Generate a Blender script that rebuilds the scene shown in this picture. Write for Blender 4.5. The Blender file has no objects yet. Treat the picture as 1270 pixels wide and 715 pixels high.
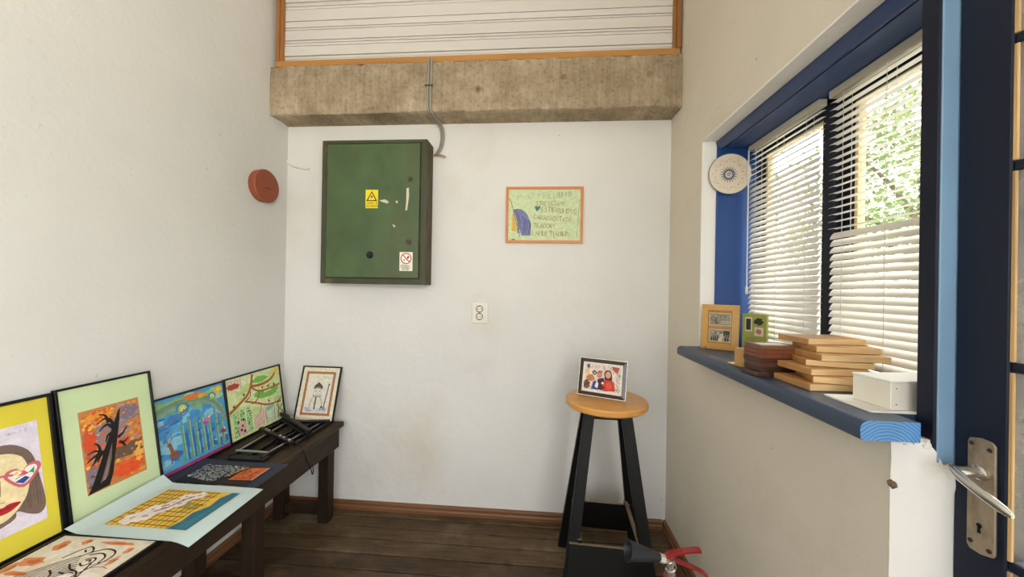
import bpy, bmesh, math, random
from mathutils import Vector, Matrix
R = math.radians
SC = bpy.context.scene
COL = SC.collection

# ------------------------------------------------------------------ camera, sky, sun, daylight, exposure
F_PX = 445.0
YAW, PITCH, ROLL, CAM_H = math.atan(34 / 445.0), R(0.1), 0.017, 1.35
cam_data = bpy.data.cameras.new('camera')
cam_data.sensor_fit = 'HORIZONTAL'
cam_data.sensor_width = 36.0
cam_data.lens = 36.0 * F_PX / 1270.0
cam_data.clip_start = 0.02
cam = bpy.data.objects.new('camera', cam_data)
COL.objects.link(cam)
fw = Vector((-math.sin(YAW) * math.cos(PITCH), math.cos(YAW) * math.cos(PITCH), math.sin(PITCH)))
r0 = Vector((math.cos(YAW), math.sin(YAW), 0))
u0 = r0.cross(fw)
rt = r0 * math.cos(ROLL) + u0 * math.sin(ROLL)
up = -r0 * math.sin(ROLL) + u0 * math.cos(ROLL)
mw = Matrix((rt, up, -fw)).transposed().to_4x4()
mw.translation = (0, 0, CAM_H)
cam.matrix_world = mw
SC.camera = cam

SC.view_settings.view_transform = 'Standard'
SC.view_settings.look = 'None'
SC.view_settings.gamma = 1.0
SC.view_settings.use_curve_mapping = False
SC.view_settings.exposure = 0.07
SC.cycles.use_denoising = True
SC.cycles.max_bounces = 10
SC.cycles.diffuse_bounces = 6
SC.cycles.transparent_max_bounces = 16

world = bpy.data.worlds.new('sky')
SC.world = world
world.use_nodes = True
wn = world.node_tree
bg = wn.nodes['Background']
sky = wn.nodes.new('ShaderNodeTexSky')
sky.sky_type = 'NISHITA'
sky.sun_disc = False
sky.sun_elevation = R(52)
sky.sun_rotation = R(60)
sky.air_density = 1.0
sky.dust_density = 3.0
hs = wn.nodes.new('ShaderNodeHueSaturation')          # hazy, nearly white sky
hs.inputs['Saturation'].default_value = 0.4
wn.links.new(sky.outputs[0], hs.inputs['Color'])
wn.links.new(hs.outputs[0], bg.inputs[0])
bg.inputs[1].default_value = 0.8

sun_d = bpy.data.lights.new('sun', 'SUN')
sun_d.energy = 11.0
sun_d.angle = R(0.6)
sun_d.color = (1, 0.96, 0.9)
sun = bpy.data.objects.new('sun', sun_d)
COL.objects.link(sun)
sdir = Vector((0.5, -0.6, 1.5)).normalized()          # towards the sun: outside the window wall
sun.rotation_euler = sdir.to_track_quat('Z', 'Y').to_euler()

def area(name, loc, target, sx, sy, power, color=(1, 0.985, 0.96)):
    d = bpy.data.lights.new(name, 'AREA')
    d.shape = 'RECTANGLE'
    d.size, d.size_y, d.energy, d.color = sx, sy, power, color
    o = bpy.data.objects.new(name, d)
    COL.objects.link(o)
    o.location = loc
    o.rotation_euler = (Vector(loc) - Vector(target)).to_track_quat('Z', 'Y').to_euler()
    return o
# added rear fill lamp; area lamp for the side window that cast shadows imply
area('added_rear_fill', (-0.35, -1.93, 1.65), (-0.35, 2.0, 1.5), 1.9, 1.6, 16)
area('daylight_side_window', (0.93, -0.95, 1.6), (-1.2, 0.75, 1.35), 1.05, 1.3, 52)

# ------------------------------------------------------------------ helpers
MATS = {}
def S(r, g, b):
    def c(v):
        v /= 255.0
        return v / 12.92 if v <= 0.04045 else ((v + 0.055) / 1.055) ** 2.4
    return (c(r), c(g), c(b), 1.0)
def mul(c, k):
    return (min(1, c[0] * k), min(1, c[1] * k), min(1, c[2] * k), 1)

def new_mat(name):
    m = bpy.data.materials.new(name)
    m.use_nodes = True
    return m, m.node_tree.nodes, m.node_tree.links, m.node_tree.nodes['Principled BSDF']

def coords(n, l, stretch=(1, 1, 1), rnd=True):
    tc = n.new('ShaderNodeTexCoord')
    mp = n.new('ShaderNodeMapping')
    mp.inputs['Scale'].default_value = stretch
    l.new(tc.outputs['Object'], mp.inputs['Vector'])
    if rnd:
        oi = n.new('ShaderNodeObjectInfo')
        ml = n.new('ShaderNodeMath'); ml.operation = 'MULTIPLY'; ml.inputs[1].default_value = 37.0
        l.new(oi.outputs['Random'], ml.inputs[0])
        l.new(ml.outputs[0], mp.inputs['Location'])
    return mp.outputs['Vector']

def noise(n, l, vec, scale, detail=5, rough=0.55):
    t = n.new('ShaderNodeTexNoise')
    t.inputs['Scale'].default_value = scale
    t.inputs['Detail'].default_value = detail
    t.inputs['Roughness'].default_value = rough
    l.new(vec, t.inputs['Vector'])
    return t.outputs['Fac']

def ramp(n, l, fac, stops):
    r = n.new('ShaderNodeValToRGB')
    e = r.color_ramp.elements
    e[0].position, e[0].color = stops[0]
    e[1].position, e[1].color = stops[1]
    for p, c in stops[2:]:
        k = e.new(p); k.color = c
    l.new(fac, r.inputs['Fac'])
    return r.outputs['Color']

def mixc(n, l, fac, a, b, mode='MIX'):
    m = n.new('ShaderNodeMix'); m.data_type = 'RGBA'; m.blend_type = mode
    if isinstance(fac, (int, float)): m.inputs[0].default_value = fac
    else: l.new(fac, m.inputs[0])
    for sock, v in ((m.inputs[6], a), (m.inputs[7], b)):
        if isinstance(v, tuple): sock.default_value = v
        else: l.new(v, sock)
    return m.outputs[2]

def bumpn(n, l, p, fac, strength, dist=0.002):
    b = n.new('ShaderNodeBump')
    b.inputs['Strength'].default_value = strength
    b.inputs['Distance'].default_value = dist
    l.new(fac, b.inputs['Height'])
    l.new(b.outputs[0], p.inputs['Normal'])

def M(name, c, rough=0.6, var=0.12, scale=6.0, bump=0.0, bscale=60.0, metal=0.0, coat=0.0, stretch=(1, 1, 1), spec=0.5):
    if name in MATS: return MATS[name]
    m, n, l, p = new_mat(name)
    v = coords(n, l, stretch)
    f = noise(n, l, v, scale)
    l.new(ramp(n, l, f, [(0.3, mul(c, 1 - var)), (0.7, mul(c, 1 + var))]), p.inputs['Base Color'])
    p.inputs['Roughness'].default_value = rough
    p.inputs['Metallic'].default_value = metal
    p.inputs['Coat Weight'].default_value = coat
    p.inputs['Specular IOR Level'].default_value = spec
    if bump: bumpn(n, l, p, noise(n, l, v, bscale), bump)
    MATS[name] = m
    return m

def worn(name, c, wear, thr=0.66, wscale=9, rough=0.5, var=0.15, scale=5, stretch=(1, 1, 1), bump=0.25, bscale=50, soft=0.04, spec=0.5):
    """paint or wood of one colour with irregular worn patches of another"""
    if name in MATS: return MATS[name]
    m, n, l, p = new_mat(name)
    v = coords(n, l, stretch)
    base = ramp(n, l, noise(n, l, v, scale), [(0.3, mul(c, 1 - var)), (0.7, mul(c, 1 + var))])
    w = ramp(n, l, noise(n, l, v, wscale, 8, 0.65), [(thr, (0, 0, 0, 1)), (thr + soft, (1, 1, 1, 1))])
    l.new(mixc(n, l, w, base, wear), p.inputs['Base Color'])
    p.inputs['Roughness'].default_value = rough
    p.inputs['Specular IOR Level'].default_value = spec
    if bump: bumpn(n, l, p, noise(n, l, v, bscale), bump)
    MATS[name] = m
    return m

def wall_mat(name, c, stain, speck=0.5, stain_thr=0.6):
    m, n, l, p = new_mat(name)
    v = coords(n, l, rnd=False)
    base = ramp(n, l, noise(n, l, v, 2.2, 4), [(0.3, mul(c, 0.965)), (0.7, mul(c, 1.02))])
    st = ramp(n, l, noise(n, l, v, 1.3, 6, 0.6), [(stain_thr, (0, 0, 0, 1)), (stain_thr + 0.22, (0.55, 0.55, 0.55, 1))])
    b2 = mixc(n, l, st, base, stain)
    sp = ramp(n, l, noise(n, l, v, 34, 3, 0.6), [(0.725, (0, 0, 0, 1)), (0.76, (speck, speck, speck, 1))])
    s2 = ramp(n, l, noise(n, l, v, 17, 4, 0.7), [(0.735, (0, 0, 0, 1)), (0.76, (speck,) * 3 + (1,))])
    l.new(mixc(n, l, s2, mixc(n, l, sp, b2, S(96, 82, 64)), S(84, 70, 54)), p.inputs['Base Color'])
    p.inputs['Roughness'].default_value = 0.85
    p.inputs['Specular IOR Level'].default_value = 0.25
    b1 = n.new('ShaderNodeMath'); b1.operation = 'ADD'
    l.new(noise(n, l, v, 55, 6, 0.6), b1.inputs[0])
    big = n.new('ShaderNodeMath'); big.operation = 'MULTIPLY'; big.inputs[1].default_value = 4.0
    l.new(noise(n, l, v, 5, 3), big.inputs[0])
    l.new(big.outputs[0], b1.inputs[1])
    bumpn(n, l, p, b1.outputs[0], 0.45, 0.003)
    MATS[name] = m
    return m

OBJM = {}
class MB:
    def __init__(s): s.v, s.f, s.mi = [], [], []
    def add(s, vs, fs, mi=0):
        o = len(s.v)
        s.v += [tuple(v) for v in vs]
        s.f += [tuple(i + o for i in f) for f in fs]
        s.mi += [mi] * len(fs)
        return s
    def box(s, x0, x1, y0, y1, z0, z1, mi=0):
        vs = [(x, y, z) for x in (x0, x1) for y in (y0, y1) for z in (z0, z1)]
        return s.add(vs, [(0, 1, 3, 2), (4, 6, 7, 5), (0, 4, 5, 1), (2, 3, 7, 6), (0, 2, 6, 4), (1, 5, 7, 3)], mi)
    def bar(s, p, q, w, t, side=(0, 0, 1), mi=0, w2=None, t2=None):
        """box from p to q, width w across 'side', thickness t along the third axis"""
        p, q = Vector(p), Vector(q)
        d = (q - p).normalized()
        b = (Vector(side) - d * d.dot(Vector(side))).normalized()
        c = d.cross(b)
        vs = []
        for e, ww, tt in ((p, w, t), (q, w2 or w, t2 or t)):
            for i, j in ((-1, -1), (1, -1), (1, 1), (-1, 1)):
                vs.append(e + b * (i * ww / 2) + c * (j * tt / 2))
        return s.add(vs, [(3, 2, 1, 0), (4, 5, 6, 7), (0, 1, 5, 4), (1, 2, 6, 5), (2, 3, 7, 6), (3, 0, 4, 7)], mi)
    def prism(s, pts, off, mi=0):
        n = len(pts); off = Vector(off)
        vs = [Vector(p) for p in pts] + [Vector(p) + off for p in pts]
        return s.add(vs, [tuple(range(n))[::-1], tuple(range(n, 2 * n))] + [(i, (i + 1) % n, (i + 1) % n + n, i + n) for i in range(n)], mi)
    def tube(s, pts, r, n=8, mi=0, r2=None):
        pts = [Vector(p) for p in pts]
        k = len(pts); vs = []; fs = []
        ref = Vector((0.13, 0.31, 0.94))
        for i, p in enumerate(pts):
            d = (pts[min(i + 1, k - 1)] - pts[max(i - 1, 0)]).normalized()
            if abs(d.dot(ref)) > 0.95: ref = Vector((0.9, 0.1, 0.2))
            b = (ref - d * d.dot(ref)).normalized(); c = d.cross(b)
            rr = r if r2 is None else r + (r2 - r) * i / (k - 1)
            for j in range(n):
                a = 2 * math.pi * j / n
                vs.append(p + b * (rr * math.cos(a)) + c * (rr * math.sin(a)))
        for i in range(k - 1):
            for j in range(n):
                a, b_ = i * n + j, i * n + (j + 1) % n
                fs.append((a, b_, b_ + n, a + n))
        fs.append(tuple(range(n))[::-1]); fs.append(tuple(range((k - 1) * n, k * n)))
        return s.add(vs, fs, mi)
    def lathe(s, prof, n=32, org=(0, 0, 0), axis=(0, 0, 1), mi=0, ring=False):
        ax = Vector(axis).normalized(); org = Vector(org)
        ref = Vector((1, 0, 0)) if abs(ax.x) < 0.9 else Vector((0, 1, 0))
        b = (ref - ax * ax.dot(ref)).normalized(); c = ax.cross(b)
        vs = []; fs = []
        for r, z in prof:
            for j in range(n):
                a = 2 * math.pi * j / n
                vs.append(org + ax * z + b * (r * math.cos(a)) + c * (r * math.sin(a)))
        k = len(prof)
        for i in range(k if ring else k - 1):
            for j in range(n):
                a, b_ = i * n + j, i * n + (j + 1) % n
                c_, d_ = (a + n) % (k * n), (b_ + n) % (k * n)
                fs.append((a, b_, d_, c_))
        if not ring: fs.append(tuple(range(n))[::-1]); fs.append(tuple(range((k - 1) * n, k * n)))
        return s.add(vs, fs, mi)
    def build(s, name, mat, parent=None, bevel=0.0, seg=1, smooth=0, world=False, jitter=0.0):
        me = bpy.data.meshes.new(name)
        me.from_pydata(s.v, [], s.f)
        bm = bmesh.new(); bm.from_mesh(me)
        for i, f in enumerate(bm.faces): f.material_index = s.mi[i]
        bmesh.ops.recalc_face_normals(bm, faces=bm.faces)
        if bevel:
            bmesh.ops.bevel(bm, geom=list(bm.edges), offset=bevel, segments=seg, affect='EDGES', profile=0.5, clamp_overlap=True)
        if jitter:
            rr = random.Random(len(s.v))
            for v in bm.verts: v.co += Vector((rr.uniform(-1, 1), rr.uniform(-1, 1), rr.uniform(-1, 1))) * jitter
        bm.to_mesh(me); bm.free()
        for m in (mat if isinstance(mat, (list, tuple)) else [mat]): me.materials.append(m)
        o = bpy.data.objects.new(name, me)
        COL.objects.link(o)
        if smooth:
            me.polygons.foreach_set('use_smooth', [True] * len(me.polygons))
            me.set_sharp_from_angle(angle=R(smooth))
        if parent is not None:
            o.parent = parent
            if world: me.transform(OBJM[parent.name].inverted())
        OBJM[o.name] = OBJM[parent.name] if (parent is not None and parent.name in OBJM) else Matrix()
        return o

def tag(o, label=None, cat=None, group=None, kind=None):
    if label: o['label'] = label
    if cat: o['category'] = cat
    if group: o['group'] = group
    if kind: o['kind'] = kind
    return o

def thing(name, label, cat=None, loc=(0, 0, 0), rotz=0.0, group=None, mat=None, kind=None):
    o = bpy.data.objects.new(name, None)
    o.empty_display_size = 0.05
    COL.objects.link(o)
    m = mat if mat is not None else Matrix.Translation(Vector(loc)) @ Matrix.Rotation(rotz, 4, 'Z')
    o.matrix_world = m
    OBJM[o.name] = m.copy()
    return tag(o, label, cat, group, kind)

def basis(org, ex, ey):
    """matrix whose local x runs along ex, local y along ey (up the picture), z out of it"""
    ex = Vector(ex).normalized(); ey = Vector(ey)
    ey = (ey - ex * ex.dot(ey)).normalized()
    ez = ex.cross(ey)
    m = Matrix((ex, ey, ez)).transposed().to_4x4()
    m.translation = Vector(org)
    return m

def smooth_pts(pts, k=5):
    P = [Vector(p).to_2d() if len(p) == 2 else Vector(p) for p in pts]
    if len(P) < 3: return P
    out = []
    for i in range(len(P) - 1):
        a, b, c, d = P[max(i - 1, 0)], P[i], P[i + 1], P[min(i + 2, len(P) - 1)]
        for j in range(k):
            t = j / k
            out.append(0.5 * ((2 * b) + (c - a) * t + (2 * a - 5 * b + 4 * c - d) * t * t + (3 * b - a - 3 * c + d) * t ** 3))
    out.append(P[-1])
    return out

# ------------------------------------------------------------------ flat print: paint, ink and lettering on sheets
def paint_mat():
    m, n, l, p = new_mat('paint_on_paper')
    at = n.new('ShaderNodeAttribute'); at.attribute_name = 'Col'
    v = coords(n, l)
    r_ = ramp(n, l, noise(n, l, v, 55, 5, 0.6), [(0.25, (0.8, 0.8, 0.8, 1)), (0.75, (1.12, 1.12, 1.12, 1))])
    l.new(mixc(n, l, 1.0, at.outputs['Color'], r_, 'MULTIPLY'), p.inputs['Base Color'])
    p.inputs['Roughness'].default_value = 0.55
    p.inputs['Specular IOR Level'].default_value = 0.3
    return m
PAINT = paint_mat()

GLY = {
 'A': [[(0, 0), (.3, 1), (.6, 0)], [(.12, .38), (.48, .38)]], 'B': [[(0, 0), (0, 1), (.4, .95), (.42, .6), (0, .52), (.5, .45), (.48, .05), (0, 0)]],
 'C': [[(.58, .85), (.3, 1), (.02, .6), (.08, .15), (.35, 0), (.58, .15)]], 'D': [[(0, 0), (0, 1), (.45, .85), (.55, .4), (.4, .05), (0, 0)]],
 'E': [[(.5, 1), (0, 1), (0, 0), (.5, 0)], [(0, .52), (.4, .52)]], 'F': [[(.5, 1), (0, 1), (0, 0)], [(0, .52), (.4, .52)]],
 'G': [[(.55, .85), (.3, 1), (.02, .55), (.15, .05), (.5, .05), (.55, .42), (.32, .42)]], 'H': [[(0, 0), (0, 1)], [(.55, 0), (.55, 1)], [(0, .5), (.55, .5)]],
 'I': [[(.1, 0), (.1, 1)]], 'J': [[(.4, 1), (.4, .15), (.2, 0), (0, .2)]], 'L': [[(0, 1), (0, 0), (.48, 0)]],
 'M': [[(0, 0), (.05, 1), (.32, .35), (.6, 1), (.66, 0)]], 'N': [[(0, 0), (.02, 1), (.5, 0), (.52, 1)]],
 'O': [[(.3, 1), (.02, .6), (.1, .1), (.35, 0), (.58, .4), (.5, .9), (.3, 1)]], 'P': [[(0, 0), (0, 1), (.45, .9), (.42, .55), (0, .48)]],
 'R': [[(0, 0), (0, 1), (.45, .9), (.42, .58), (0, .5), (.52, 0)]], 'S': [[(.5, .88), (.25, 1), (.05, .75), (.48, .32), (.3, 0), (0, .12)]],
 'T': [[(0, 1), (.6, 1)], [(.3, 1), (.3, 0)]], 'U': [[(0, 1), (.03, .15), (.28, 0), (.5, .2), (.52, 1)]], 'V': [[(0, 1), (.28, 0), (.56, 1)]],
 'Z': [[(0, 1), (.5, 1), (0, 0), (.52, 0)]], '!': [[(.15, 1), (.12, .3)], [(.11, .08), (.11, 0)]], ',': [[(.35, -.08), (.25, -.28)]],
 '0': [[(.3, 1), (.02, .5), (.3, 0), (.56, .5), (.3, 1)]], '2': [[(.02, .8), (.28, 1), (.5, .75), (0, 0), (.52, 0)]],
}
class Art:
    def __init__(s, w, h, seed=1): s.w, s.h, s.el, s.rn = w, h, [], random.Random(seed)
    def poly(s, pts, c):
        s.el.append(([(min(1, max(0, u)) * s.w, min(1, max(0, v)) * s.h) for u, v in pts], c)); return s
    def spoly(s, pts, c):
        n = len(pts); q = smooth_pts([pts[-1]] + list(pts) + [pts[0], pts[1]], 4)
        return s.poly([tuple(p) for p in q[4:4 + 4 * n]], c)
    def rect(s, a, b, c, d, col): return s.poly([(a, b), (c, b), (c, d), (a, d)], col)
    def ell(s, cx, cy, rx, ry, c, rot=0.0, n=18, jit=0.0):
        """ellipse; rx and ry are both fractions of the sheet's width"""
        pts = []
        for i in range(n):
            a = 2 * math.pi * i / n; q = 1 + s.rn.uniform(-jit, jit)
            x, y = rx * s.w * q * math.cos(a), ry * s.w * q * math.sin(a)
            pts.append((cx + (x * math.cos(rot) - y * math.sin(rot)) / s.w, cy + (x * math.sin(rot) + y * math.cos(rot)) / s.h))
        return s.poly(pts, c)
    def blob(s, cx, cy, rx, ry, c, n=14, jit=0.25):
        return s.poly([(cx + rx * math.cos(2 * math.pi * i / n) * (1 + s.rn.uniform(-jit, jit)), cy + ry * math.sin(2 * math.pi * i / n) * (1 + s.rn.uniform(-jit, jit))) for i in range(n)], c)
    def stroke(s, pts, wid, c, sm=True, taper=0.0):
        P = [Vector((u * s.w, v * s.h)) for u, v in pts]
        if sm: P = smooth_pts(P, 4)
        P = [Vector((min(s.w, max(0, p.x)), min(s.h, max(0, p.y)))) for p in P]
        k = len(P); L, Q = [], []
        for i in range(k):
            d = P[min(i + 1, k - 1)] - P[max(i - 1, 0)]
            if d.length < 1e-9: d = Vector((1, 0))
            nn = Vector((-d.y, d.x)).normalized() * wid / 2 * (1 - taper * i / (k - 1))
            L.append(P[i] + nn); Q.append(P[i] - nn)
        for i in range(k - 1):
            s.el.append(([tuple(L[i]), tuple(Q[i]), tuple(Q[i + 1]), tuple(L[i + 1])], c, i > 0))
        return s
    def text(s, t, u, v, hgt, c, wid, adv=0.78, slope=0.0, jit=0.0, wob=0.0):
        x, y = u, v; kx = hgt * s.h / s.w
        for ch in t:
            if ch != ' ':
                dy = s.rn.uniform(-jit, jit) * hgt; cc = c[s.rn.randrange(len(c))] if isinstance(c, list) else c
                q = 1 + s.rn.uniform(-wob, wob)
                for st in GLY.get(ch, GLY['I']):
                    s.stroke([(x + a * kx * q, y + dy + b * hgt * q) for a, b in st], wid, cc, False)
            if ch != ',': x += kx * adv * (0.5 if ch in 'I!' else 1.0); y += slope * kx
        return s
    def build(s, name, parent, z0=0.0, mapf=None, label=None):
        vs, fs, cols = [], [], []
        n = max(1, sum(1 for e in s.el if len(e) == 2 or not e[2]))
        dz = min(1.2e-5, 0.0012 / n); z = z0
        for e in s.el:
            if len(e) == 2 or not e[2]: z += dz
            o = len(vs)
            for p in e[0]: vs.append(mapf(p[0], p[1], z) if mapf else (p[0], p[1], z))
            fs.append(tuple(range(o, o + len(e[0])))); cols.append(e[1])
        me = bpy.data.meshes.new(name)
        me.from_pydata(vs, [], fs)
        ca = me.color_attributes.new('Col', 'FLOAT_COLOR', 'CORNER')
        buf = []
        for p in me.polygons: buf += list(cols[p.index]) * p.loop_total
        ca.data.foreach_set('color', buf)
        me.materials.append(PAINT)
        # all faces look out of the sheet
        bm = bmesh.new(); bm.from_mesh(me)
        for f in bm.faces:
            if f.normal.z < 0: f.normal_flip()
        bm.to_mesh(me); bm.free()
        ob = bpy.data.objects.new(name, me); COL.objects.link(ob); ob.parent = parent
        if label: ob['label'] = label
        return ob
# ------------------------------------------------------------------ materials
WALL = wall_mat('wall_plaster', S(222, 221, 217), S(198, 187, 164), 0.6, 0.55)
WALL_L = wall_mat('wall_plaster_side', S(213, 212, 207), S(198, 193, 182), 0.25, 0.66)
WALL_R = wall_mat('wall_plaster_window_side', S(220, 212, 196), S(192, 176, 146), 0.6, 0.58)
WHITE_PL = wall_mat('white_limewash', S(238, 236, 230), S(214, 206, 190), 0.3, 0.7)
NAVY = M('navy_gloss_paint', S(21, 26, 44), 0.4, 0.12, 9, 0.15, 40, spec=0.25)
NAVY_D = worn('navy_door_paint', S(20, 28, 46), S(60, 84, 136), 0.74, 14, 0.5, 0.1, 6, (1, 1, 0.25), 0.12, 60, spec=0.3)
BLUE = worn('royal_blue_paint', S(30, 70, 134), S(70, 110, 166), 0.70, 7, 0.35, 0.12, 5, (1, 1, 0.5), 0.15, 40)
BLUE_H = M('blue_head_paint', S(54, 84, 136), 0.25, 0.1, 5, 0.1, 30)
PALE_BLUE = M('pale_blue_paint', S(132, 168, 200), 0.5, 0.12, 8, 0.3, 45, stretch=(1, 1, 0.2))
SILL_BL = worn('sill_slate_blue', S(46, 61, 84), S(108, 112, 116), 0.64, 8, 0.38, 0.15, 4, (1, 0.3, 1), 0.2, 40)
RAW_WOOD = worn('raw_wood', S(196, 160, 108), S(140, 108, 70), 0.62, 10, 0.7, 0.15, 14, (1, 1, 0.15), 0.3, 40, 0.12)
PINE = M('varnished_pine', S(172, 122, 62), 0.4, 0.16, 10, 0.1, 40, stretch=(0.2, 1, 1))
PINE_V = M('varnished_pine_upright', S(152, 102, 52), 0.4, 0.2, 10, 0.1, 40, stretch=(1, 1, 0.2))
BASEB = worn('brown_baseboard', S(116, 77, 46), S(84, 58, 38), 0.6, 9, 0.5, 0.2, 12, (0.15, 0.15, 1), 0.2, 40, 0.15)
BOARD_W = M('white_painted_boards', S(206, 202, 195), 0.6, 0.06, 5, 0.25, 50, stretch=(0.12, 1, 1))
GAP = M('dark_gap', S(110, 90, 66), 0.9, 0.3, 20)
CREAM_FR = M('window_sash_cream', S(214, 190, 146), 0.5, 0.15, 10, 0.2, 40, stretch=(1, 1, 0.2))

def floor_mat():
    m, n, l, p = new_mat('dark_floorboards')
    v = coords(n, l, (0.8, 9.0, 9.0))
    grain = ramp(n, l, noise(n, l, v, 8, 6, 0.6), [(0.25, S(66, 51, 36)), (0.5, S(85, 67, 46)), (0.78, S(106, 86, 60))])
    v2 = coords(n, l, (1, 1.3, 1), rnd=False)
    worn_ = ramp(n, l, noise(n, l, v2, 3.2, 7, 0.65), [(0.5, (0, 0, 0, 1)), (0.72, (0.5, 0.5, 0.5, 1))])
    c1 = mixc(n, l, worn_, grain, S(140, 126, 102))
    dk = ramp(n, l, noise(n, l, v2, 5.5, 7, 0.7), [(0.3, (0.55, 0.55, 0.55, 1)), (0.52, (1, 1, 1, 1))])
    c1 = mixc(n, l, 1.0, c1, dk, 'MULTIPLY')
    oi = n.new('ShaderNodeObjectInfo')
    rr = ramp(n, l, oi.outputs['Random'], [(0, (0.68, 0.68, 0.68, 1)), (1, (1.12, 1.10, 1.06, 1))])
    sp = ramp(n, l, noise(n, l, v2, 60, 2), [(0.73, (0, 0, 0, 1)), (0.76, (0.6, 0.6, 0.6, 1))])
    l.new(mixc(n, l, sp, mixc(n, l, 1.0, c1, rr, 'MULTIPLY'), S(170, 158, 136)), p.inputs['Base Color'])
    p.inputs['Roughness'].default_value = 0.62
    p.inputs['Specular IOR Level'].default_value = 0.3
    bumpn(n, l, p, noise(n, l, v, 12, 8, 0.65), 0.35, 0.002)
    return m
FLOOR = floor_mat()

def concrete_mat():
    m, n, l, p = new_mat('rough_concrete')
    v = coords(n, l, rnd=False)
    base = ramp(n, l, noise(n, l, v, 4.5, 9, 0.7), [(0.3, S(136, 119, 97)), (0.5, S(164, 148, 123)), (0.72, S(194, 178, 152))])
    v2 = coords(n, l, (14, 1, 1.2), rnd=False)
    st = ramp(n, l, noise(n, l, v2, 4, 4), [(0.35, (0.86, 0.86, 0.86, 1)), (0.65, (1.05, 1.05, 1.05, 1))])
    b2 = mixc(n, l, 1.0, base, st, 'MULTIPLY')
    vo = n.new('ShaderNodeTexVoronoi'); vo.inputs['Scale'].default_value = 3.6; vo.inputs['Randomness'].default_value = 1.0
    l.new(v, vo.inputs['Vector'])
    kn = ramp(n, l, vo.outputs['Distance'], [(0.04, (0.8, 0.8, 0.8, 1)), (0.1, (0, 0, 0, 1))])
    b3 = mixc(n, l, kn, b2, S(96, 68, 40))
    pit = ramp(n, l, noise(n, l, v, 46, 6, 0.7), [(0.3, (0.62, 0.62, 0.62, 1)), (0.5, (1, 1, 1, 1))])
    b3 = mixc(n, l, 1.0, b3, pit, 'MULTIPLY')
    lime = ramp(n, l, noise(n, l, v, 14, 8, 0.75), [(0.68, (0, 0, 0, 1)), (0.75, (0.6, 0.6, 0.6, 1))])
    l.new(mixc(n, l, lime, b3, S(206, 196, 168)), p.inputs['Base Color'])
    p.inputs['Roughness'].default_value = 0.92
    p.inputs['Specular IOR Level'].default_value = 0.15
    bumpn(n, l, p, noise(n, l, v, 40, 8, 0.7), 0.8, 0.005)
    return m
CONCRETE = concrete_mat()

def glass_mat(name, tint=(0.93, 0.96, 0.95, 1), haze_dirt=0.06):
    m, n, l, p = new_mat(name)
    n.remove(p)
    out = n['Material Output']
    tr = n.new('ShaderNodeBsdfTransparent'); tr.inputs[0].default_value = tint
    gl = n.new('ShaderNodeBsdfGlossy'); gl.inputs['Roughness'].default_value = 0.03
    lw = n.new('ShaderNodeLayerWeight'); lw.inputs['Blend'].default_value = 0.5
    fr = n.new('ShaderNodeMath'); fr.operation = 'POWER'; fr.inputs[1].default_value = 4.0
    fm_ = n.new('ShaderNodeMath'); fm_.operation = 'MULTIPLY_ADD'; fm_.inputs[1].default_value = 0.9; fm_.inputs[2].default_value = 0.03
    l.new(lw.outputs['Facing'], fr.inputs[0]); l.new(fr.outputs[0], fm_.inputs[0])
    mx = n.new('ShaderNodeMixShader')
    l.new(fm_.outputs[0], mx.inputs[0]); l.new(tr.outputs[0], mx.inputs[1]); l.new(gl.outputs[0], mx.inputs[2])
    df = n.new('ShaderNodeBsdfDiffuse'); df.inputs[0].default_value = S(190, 186, 176)
    v = coords(n, l)
    dm = ramp(n, l, noise(n, l, v, 9, 8, 0.7), [(0.35, (haze_dirt * 0.4,) * 3 + (1,)), (0.75, (haze_dirt * 2,) * 3 + (1,))])
    m2 = n.new('ShaderNodeMixShader')
    l.new(dm, m2.inputs[0]); l.new(mx.outputs[0], m2.inputs[1]); l.new(df.outputs[0], m2.inputs[2])
    l.new(m2.outputs[0], out.inputs[0])
    return m
GLASS = glass_mat('window_glass', haze_dirt=0.18)  # denser film than plain dirt: paints the washed-out white haze over the view
DIRTY_GLASS = glass_mat('scratched_glass', (0.9, 0.92, 0.9, 1), 0.28)

def slat_mat():
    m, n, l, p = new_mat('blind_slat_white')
    out = n['Material Output']
    p.inputs['Base Color'].default_value = S(238, 235, 228)
    p.inputs['Roughness'].default_value = 0.4
    tl = n.new('ShaderNodeBsdfTranslucent')
    v = coords(n, l)
    l.new(ramp(n, l, noise(n, l, v, 5), [(0.3, S(226, 214, 190)), (0.7, S(240, 232, 214))]), tl.inputs[0])
    mx = n.new('ShaderNodeMixShader'); mx.inputs[0].default_value = 0.14
    l.new(p.outputs[0], mx.inputs[1]); l.new(tl.outputs[0], mx.inputs[2]); l.new(mx.outputs[0], out.inputs[0])
    return m
SLAT = slat_mat()
WHITE_PLASTIC = M('white_plastic', S(228, 224, 212), 0.4, 0.05)
CORD_W = M('white_cord', S(226, 222, 212), 0.7, 0.06)

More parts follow.
